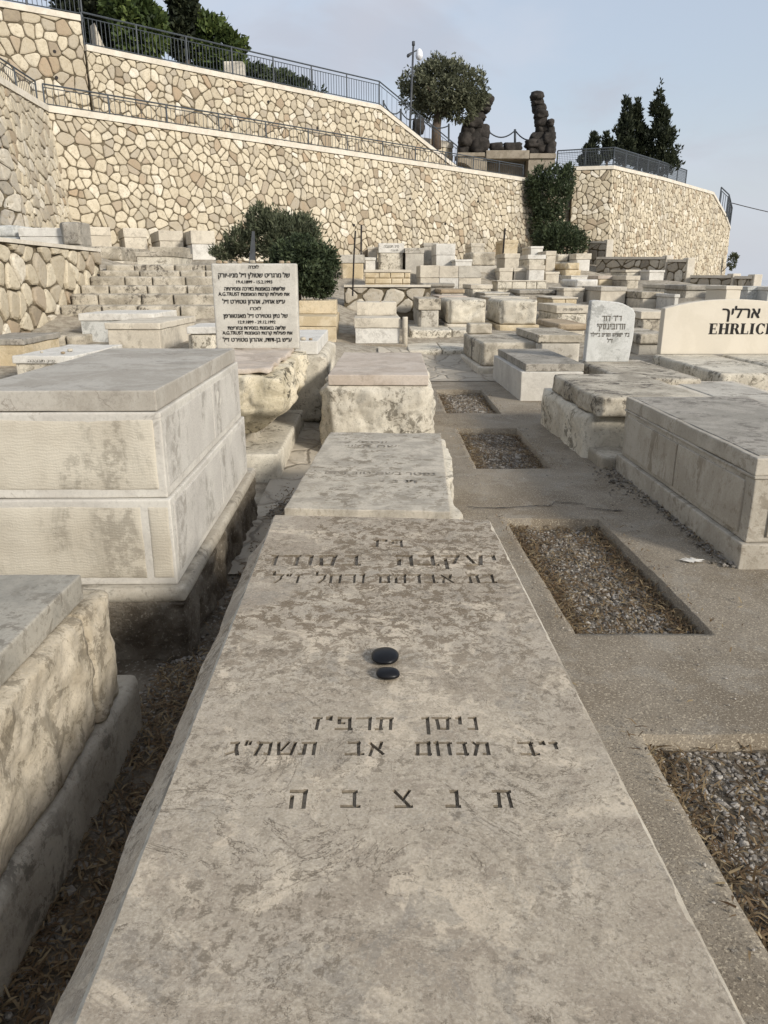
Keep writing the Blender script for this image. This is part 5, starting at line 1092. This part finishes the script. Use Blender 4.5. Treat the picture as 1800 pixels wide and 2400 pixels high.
# ------------------------------------------------------------------ pole, monument, rods, cable
Y = 38.5; x0, z0 = PD(957, 292, Y); x1, z1 = PD(969, 104, Y)
t = empty('camera_pole', (x0, Y, z0), 0, 'tall thin pole carrying a white dome camera, left of the olive tree', 'pole')
mb = MB(); mb.tube([(0, 0, -2.2), (x1 - x0, 0, z1 - z0)], .055, 8, .045); mb.build('pole', M['pole'], t, True)
mb = MB(); h = z1 - z0; mb.tube([(x1 - x0 - .28, 0, h - .42), (x1 - x0 + .3, 0, h - .18)], .03, 6); mb.tube([(x1 - x0 - .28, 0, h - .5), (x1 - x0 - .1, 0, h - .36)], .06, 6); mb.tube([(x1 - x0, 0, h - .05), (x1 - x0, 0, h + .12)], .07, 8); mb.build('bracket', M['pole'], t, True)
bm = bmesh.new(); bmesh.ops.create_uvsphere(bm, u_segments=16, v_segments=10, radius=.17)
for v in bm.verts:
    v.co.z *= 1.15
    if v.co.z > 0: v.co.z *= 1.5
me = bpy.data.meshes.new('dome'); bm.to_mesh(me); bm.free(); o = link('dome', me, M['dome'], t); o.location = (x1 - x0 + .27, 0, h - .45)
def monument():
    Y = 41.5; k = lambda px, py: PD(px, py, Y); bx, bz = k(1187, 420)
    t = empty('monument', (bx, Y, 5.7), 0, 'monument of dark boulders piled into two leaning pillars on a brown concrete base', 'monument'); O = Vector((bx, Y, 5.7))
    def rect(px0, px1, py0, py1): a = k(px0, py1); b = k(px1, py0); return a[0] - O.x, b[0] - O.x, a[1] - O.z, b[1] - O.z
    # base: two piers with half arches and a recessed middle niche
    x0, x1, z0, z1 = rect(1073, 1142, 360, 430); arch(t, x0, x1, 0 - .2, z1, .5, 'left')
    x0, x1, z0, z1 = rect(1236, 1301, 372, 430); arch(t, x0, x1, -.2, z1, .5, 'right')
    x0, x1, z0, z1 = rect(1142, 1236, 376, 430); block('back_panel', t, 'bcon', x0, x1, .9, 1.2, -.2, z1, r=.02, seg=.3)
    x0, x1, z0, z1 = rect(1138, 1240, 353, 373); block('lintel', t, 'bcon', x0, x1, -.15, 1.6, z0, z1, r=.03, seg=.3)
    x0, x1, z0, z1 = rect(1072, 1136, 358, 366); block('ledge', t, 'bcon', x0, x1, -.1, 1.5, z0 - .02, z1, r=.02, seg=.3)
    x0, x1, z0, z1 = rect(1240, 1303, 360, 372); block('ledge', t, 'bcon', x0, x1, -.1, 1.5, z0, z1, r=.02, seg=.3)
    S = [(1138, 232, 26, 17), (1130, 251, 26, 11), (1122, 268, 25, 13), (1112, 286, 27, 14), (1100, 300, 20, 20), (1128, 306, 30, 22), (1092, 325, 20, 20), (1112, 325, 26, 24), (1094, 346, 22, 22), (1126, 340, 28, 22), (1088, 352, 16, 16), (1120, 358, 24, 12)]
    s = 1.08
    for i, (px, py, rx, rz) in enumerate(S): mb = MB(); x, z = k(px, py); sc = (Y * CP) / F; boulder(mb, (x - O.x, .5 + .15 * (i % 3 - 1), z - O.z), rx * sc * .9, .55, rz * sc * .95, i * 3.1 + 1); mb.build('boulder', M['basalt'], t, True)
    S = [(1262, 222, 19, 11), (1265, 235, 17, 9), (1269, 249, 19, 12), (1271, 265, 19, 11), (1272, 280, 17, 14), (1275, 297, 17, 14), (1292, 286, 10, 10), (1293, 303, 11, 12), (1266, 320, 22, 16), (1290, 322, 17, 18), (1252, 334, 20, 12), (1262, 350, 28, 13), (1292, 348, 16, 20), (1274, 338, 20, 18)]
    for i, (px, py, rx, rz) in enumerate(S): mb = MB(); x, z = k(px, py); sc = (Y * CP) / F; boulder(mb, (x - O.x, .5 + .12 * (i % 3 - 1), z - O.z), rx * sc * .95, .5, rz * sc, i * 2.3 + 40); mb.build('boulder', M['basalt'], t, True)
    for i, (px, py, rx, rz) in enumerate([(1166, 342, 19, 12), (1205, 344, 26, 14)]): mb = MB(); x, z = k(px, py); sc = (Y * CP) / F; boulder(mb, (x - O.x, .5, z - O.z), rx * sc, .5, rz * sc, i + 80); mb.build('boulder', M['basalt'], t, True)
    # chain posts
    pp = PD(1207, 303, Y + 1); pq = PD(1207, 345, Y + 1); mb = MB(); mb.tube([(pq[0] - O.x, 1, pq[1] - O.z), (pp[0] - O.x, 1, pp[1] - O.z)], .06, 8); mb.build('chain_post', M['rail'], t, True)
    for a, b in (((1145, 308), (1205, 308)), ((1209, 308), (1262, 320))):
        mb = MB(); p0 = PD(*a, Y + 1); p1 = PD(*b, Y + 1); mb.tube([(p0[0] + (p1[0] - p0[0]) * i / 10 - O.x, 1, p0[1] + (p1[1] - p0[1]) * i / 10 - .28 * 4 * (i / 10) * (1 - i / 10) - O.z) for i in range(11)], .035, 5); mb.build('chain', M['rail'], t, True)
def arch(t, x0, x1, z0, z1, y1, side):
    """a pier cut by a quarter arch"""
    w = x1 - x0; r = w * .82; hz = z0 + (z1 - z0) * .8; mb = MB(); n = 12; prof = []
    # outline counter clockwise as seen from the front, arch opening at the outer low corner
    if side == 'left':
        prof = [(x1, z0), (x1, z1), (x0, z1), (x0, hz)] + [(x0 + r * math.sin(R(90 * i / n)), hz - (hz - z0) * (1 - math.cos(R(90 * i / n)))) for i in range(1, n + 1)]
    else:
        prof = [(x0, z0), (x0, z1), (x1, z1), (x1, hz)] + [(x1 - r * math.sin(R(90 * i / n)), hz - (hz - z0) * (1 - math.cos(R(90 * i / n)))) for i in range(1, n + 1)]
    k = len(prof); mb.add([(x, 0, z) for x, z in prof] + [(x, 1.4, z) for x, z in prof], [tuple(range(k)), tuple(range(2 * k - 1, k - 1, -1))] + [(i, i + k, (i + 1) % k + k, (i + 1) % k) for i in range(k)])
    o = mb.build('pier', M['bcon'], t); bm = bmesh.new(); bm.from_mesh(o.data); bmesh.ops.recalc_face_normals(bm, faces=bm.faces); bm.to_mesh(o.data); bm.free()
monument()
# chain fence and dark stone by the olive
Y = 39.6
for (px, lab) in ((937, 'first'), ):
    x, z = PD(939, 290, Y); t = empty('chain_fence', (x, Y, z), 0, 'dark chain hung between short posts under the olive tree', 'fence')
    pts = [(899, 235, 285), (939, 255, 290), (980, 265, 300), (1052, 290, 318)]; prev = None
    for (px, py0, py1) in pts:
        a = PD(px, py0, Y); b = PD(px, py1, Y); mb = MB(); mb.tube([(b[0] - x, 0, b[1] - z - .3), (a[0] - x, 0, a[1] - z)], .05, 6); mb.build('post', M['rail'], t)
        if prev: mb = MB(); mb.tube([(prev[0] + (a[0] - prev[0]) * i / 10 - x, 0, prev[1] + (a[1] - prev[1]) * i / 10 - .08 - 1.2 * (i / 10) * (1 - i / 10) - z) for i in range(11)], .03, 5); mb.build('chain', M['rail'], t)
        prev = a
mb = MB(); x, z = PD(981, 297, 39.2); boulder(mb, (0, 0, 0), .34, .3, .42, 5); o = mb.build('boulder', M['basalt'], None, True); o.location = (x, 39.2, z); tag(o, 'single dark boulder beside the pole under the olive tree', 'boulder')
# rods by the bush
for (xa, ya, xb, yb, Y, lab) in ((833, 541, 826, 662, 17.8, 'nearer and longer dark iron rod standing right of the round bush'), (847, 527, 846, 604, 24.6, 'farther thin iron rod standing right of the round bush'), (1184, 535, 1180, 575, 30.5, 'short thin rod before the high wall, behind the yellowish block')):
    a = PD(xa, ya, Y); b = PD(xb, yb, Y); mb = MB(); mb.tube([(0, 0, -.3), ((a[0] - b[0]) * .5, 0, (a[1] - b[1]) * .5), (a[0] - b[0], 0, a[1] - b[1])], .0022 * Y * .55, 6); o = mb.build('iron_rod', M['rust']); o.location = (b[0], Y, b[1]); tag(o, lab, 'rod')
Y = 14.6; x, z = PD(592, 640, Y); t = empty('sign_board', (x, Y, z), 0, 'narrow dark board on a stake leaning in the bush, seen from its back', 'sign')
mb = MB(); h = PD(600, 541, Y)[1] - z; mb.tube([(.05, .03, -.4), (.06, .03, h)], .016, 6); mb.build('stake', M['rust'], t)
mb = MB(); mb.add([(-.075, 0, h * .15), (.055, 0, h * .12), (.075, 0, h * .98), (.03, 0, h), (-.075, .02, h * .15), (.055, .02, h * .12), (.075, .02, h * .98), (.03, .02, h)], [(0, 1, 2, 3), (7, 6, 5, 4), (0, 4, 5, 1), (1, 5, 6, 2), (2, 6, 7, 3), (3, 7, 4, 0)]); mb.build('board', M['pole'], t)
a = PD(1716, 476, 55); b = PD(1880, 512, 62); mb = MB(); mb.tube([(a[0] + (b[0] - a[0]) * i / 12, 55 + 7 * i / 12, a[1] + (b[1] - a[1]) * i / 12 - .06 * 4 * (i / 12) * (1 - i / 12)) for i in range(13)], .03, 5)
tag(mb.build('cable', M['rust']), 'thin dark cable running from the bastion to the right border against the sky', 'cable')

# ------------------------------------------------------------------ light
AZ, EL = R(44), R(25)                                   # sun behind the camera, to the right
S = Vector((math.sin(AZ) * math.cos(EL), -math.cos(AZ) * math.cos(EL), math.sin(EL)))
sd = bpy.data.lights.new('sun', 'SUN'); sd.energy = 2.5; sd.angle = R(10); sd.color = (1, .945, .86)
so = bpy.data.objects.new('sun', sd); COL.objects.link(so); so.rotation_euler = S.to_track_quat('Z', 'Y').to_euler(); so.location = (5, -5, 30)
W = bpy.data.worlds.new('World'); SC.world = W; W.use_nodes = True; nt = W.node_tree; n = N(nt); bg = nt.nodes['Background']
sky = n.new('ShaderNodeTexSky', sky_type='NISHITA'); sky.sun_disc = False; sky.sun_elevation = EL; sky.sun_rotation = math.pi - AZ; sky.air_density = 1.2; sky.dust_density = 3.0; sky.ozone_density = 1.5
tc = n.new('ShaderNodeTexCoord'); mp = n.new('ShaderNodeMapping'); n.lk(tc.outputs['Generated'], mp.inputs[0]); mp.inputs['Scale'].default_value = (1, 1, 2.4); mp.inputs['Location'].default_value = (.35, .2, .1)
cl = n.step(n.noise(mp.outputs[0], 1.7, 6, .5, .5), .42, .60, .62, .97)
col = n.mix(cl, sky.outputs[0], (3.25, 3.52, 4.05))
dk = n.step(n.noise(mp.outputs[0], 3.4, 5, .55, .6), .50, .68, 0, .5); col = n.mix(dk, col, (2.75, 2.8, 3.15))
sz = n.new('ShaderNodeSeparateXYZ'); n.lk(tc.outputs['Generated'], sz.inputs[0]); col = n.mix(n.step(sz.outputs[2], .0, .22, .55, 0), col, (3.7, 3.85, 4.15))
n.lk(col, bg.inputs[0]); bg.inputs[1].default_value = .122

SC.view_settings.view_transform = 'Standard'; SC.view_settings.look = 'None'; SC.view_settings.exposure = .63; SC.view_settings.gamma = 1
SC.render.engine = 'CYCLES'; SC.cycles.use_adaptive_sampling = True; SC.cycles.adaptive_threshold = .015; SC.cycles.use_denoising = True
SC.cycles.max_bounces = 6; SC.cycles.diffuse_bounces = 3; SC.cycles.glossy_bounces = 2; SC.cycles.transparent_max_bounces = 4
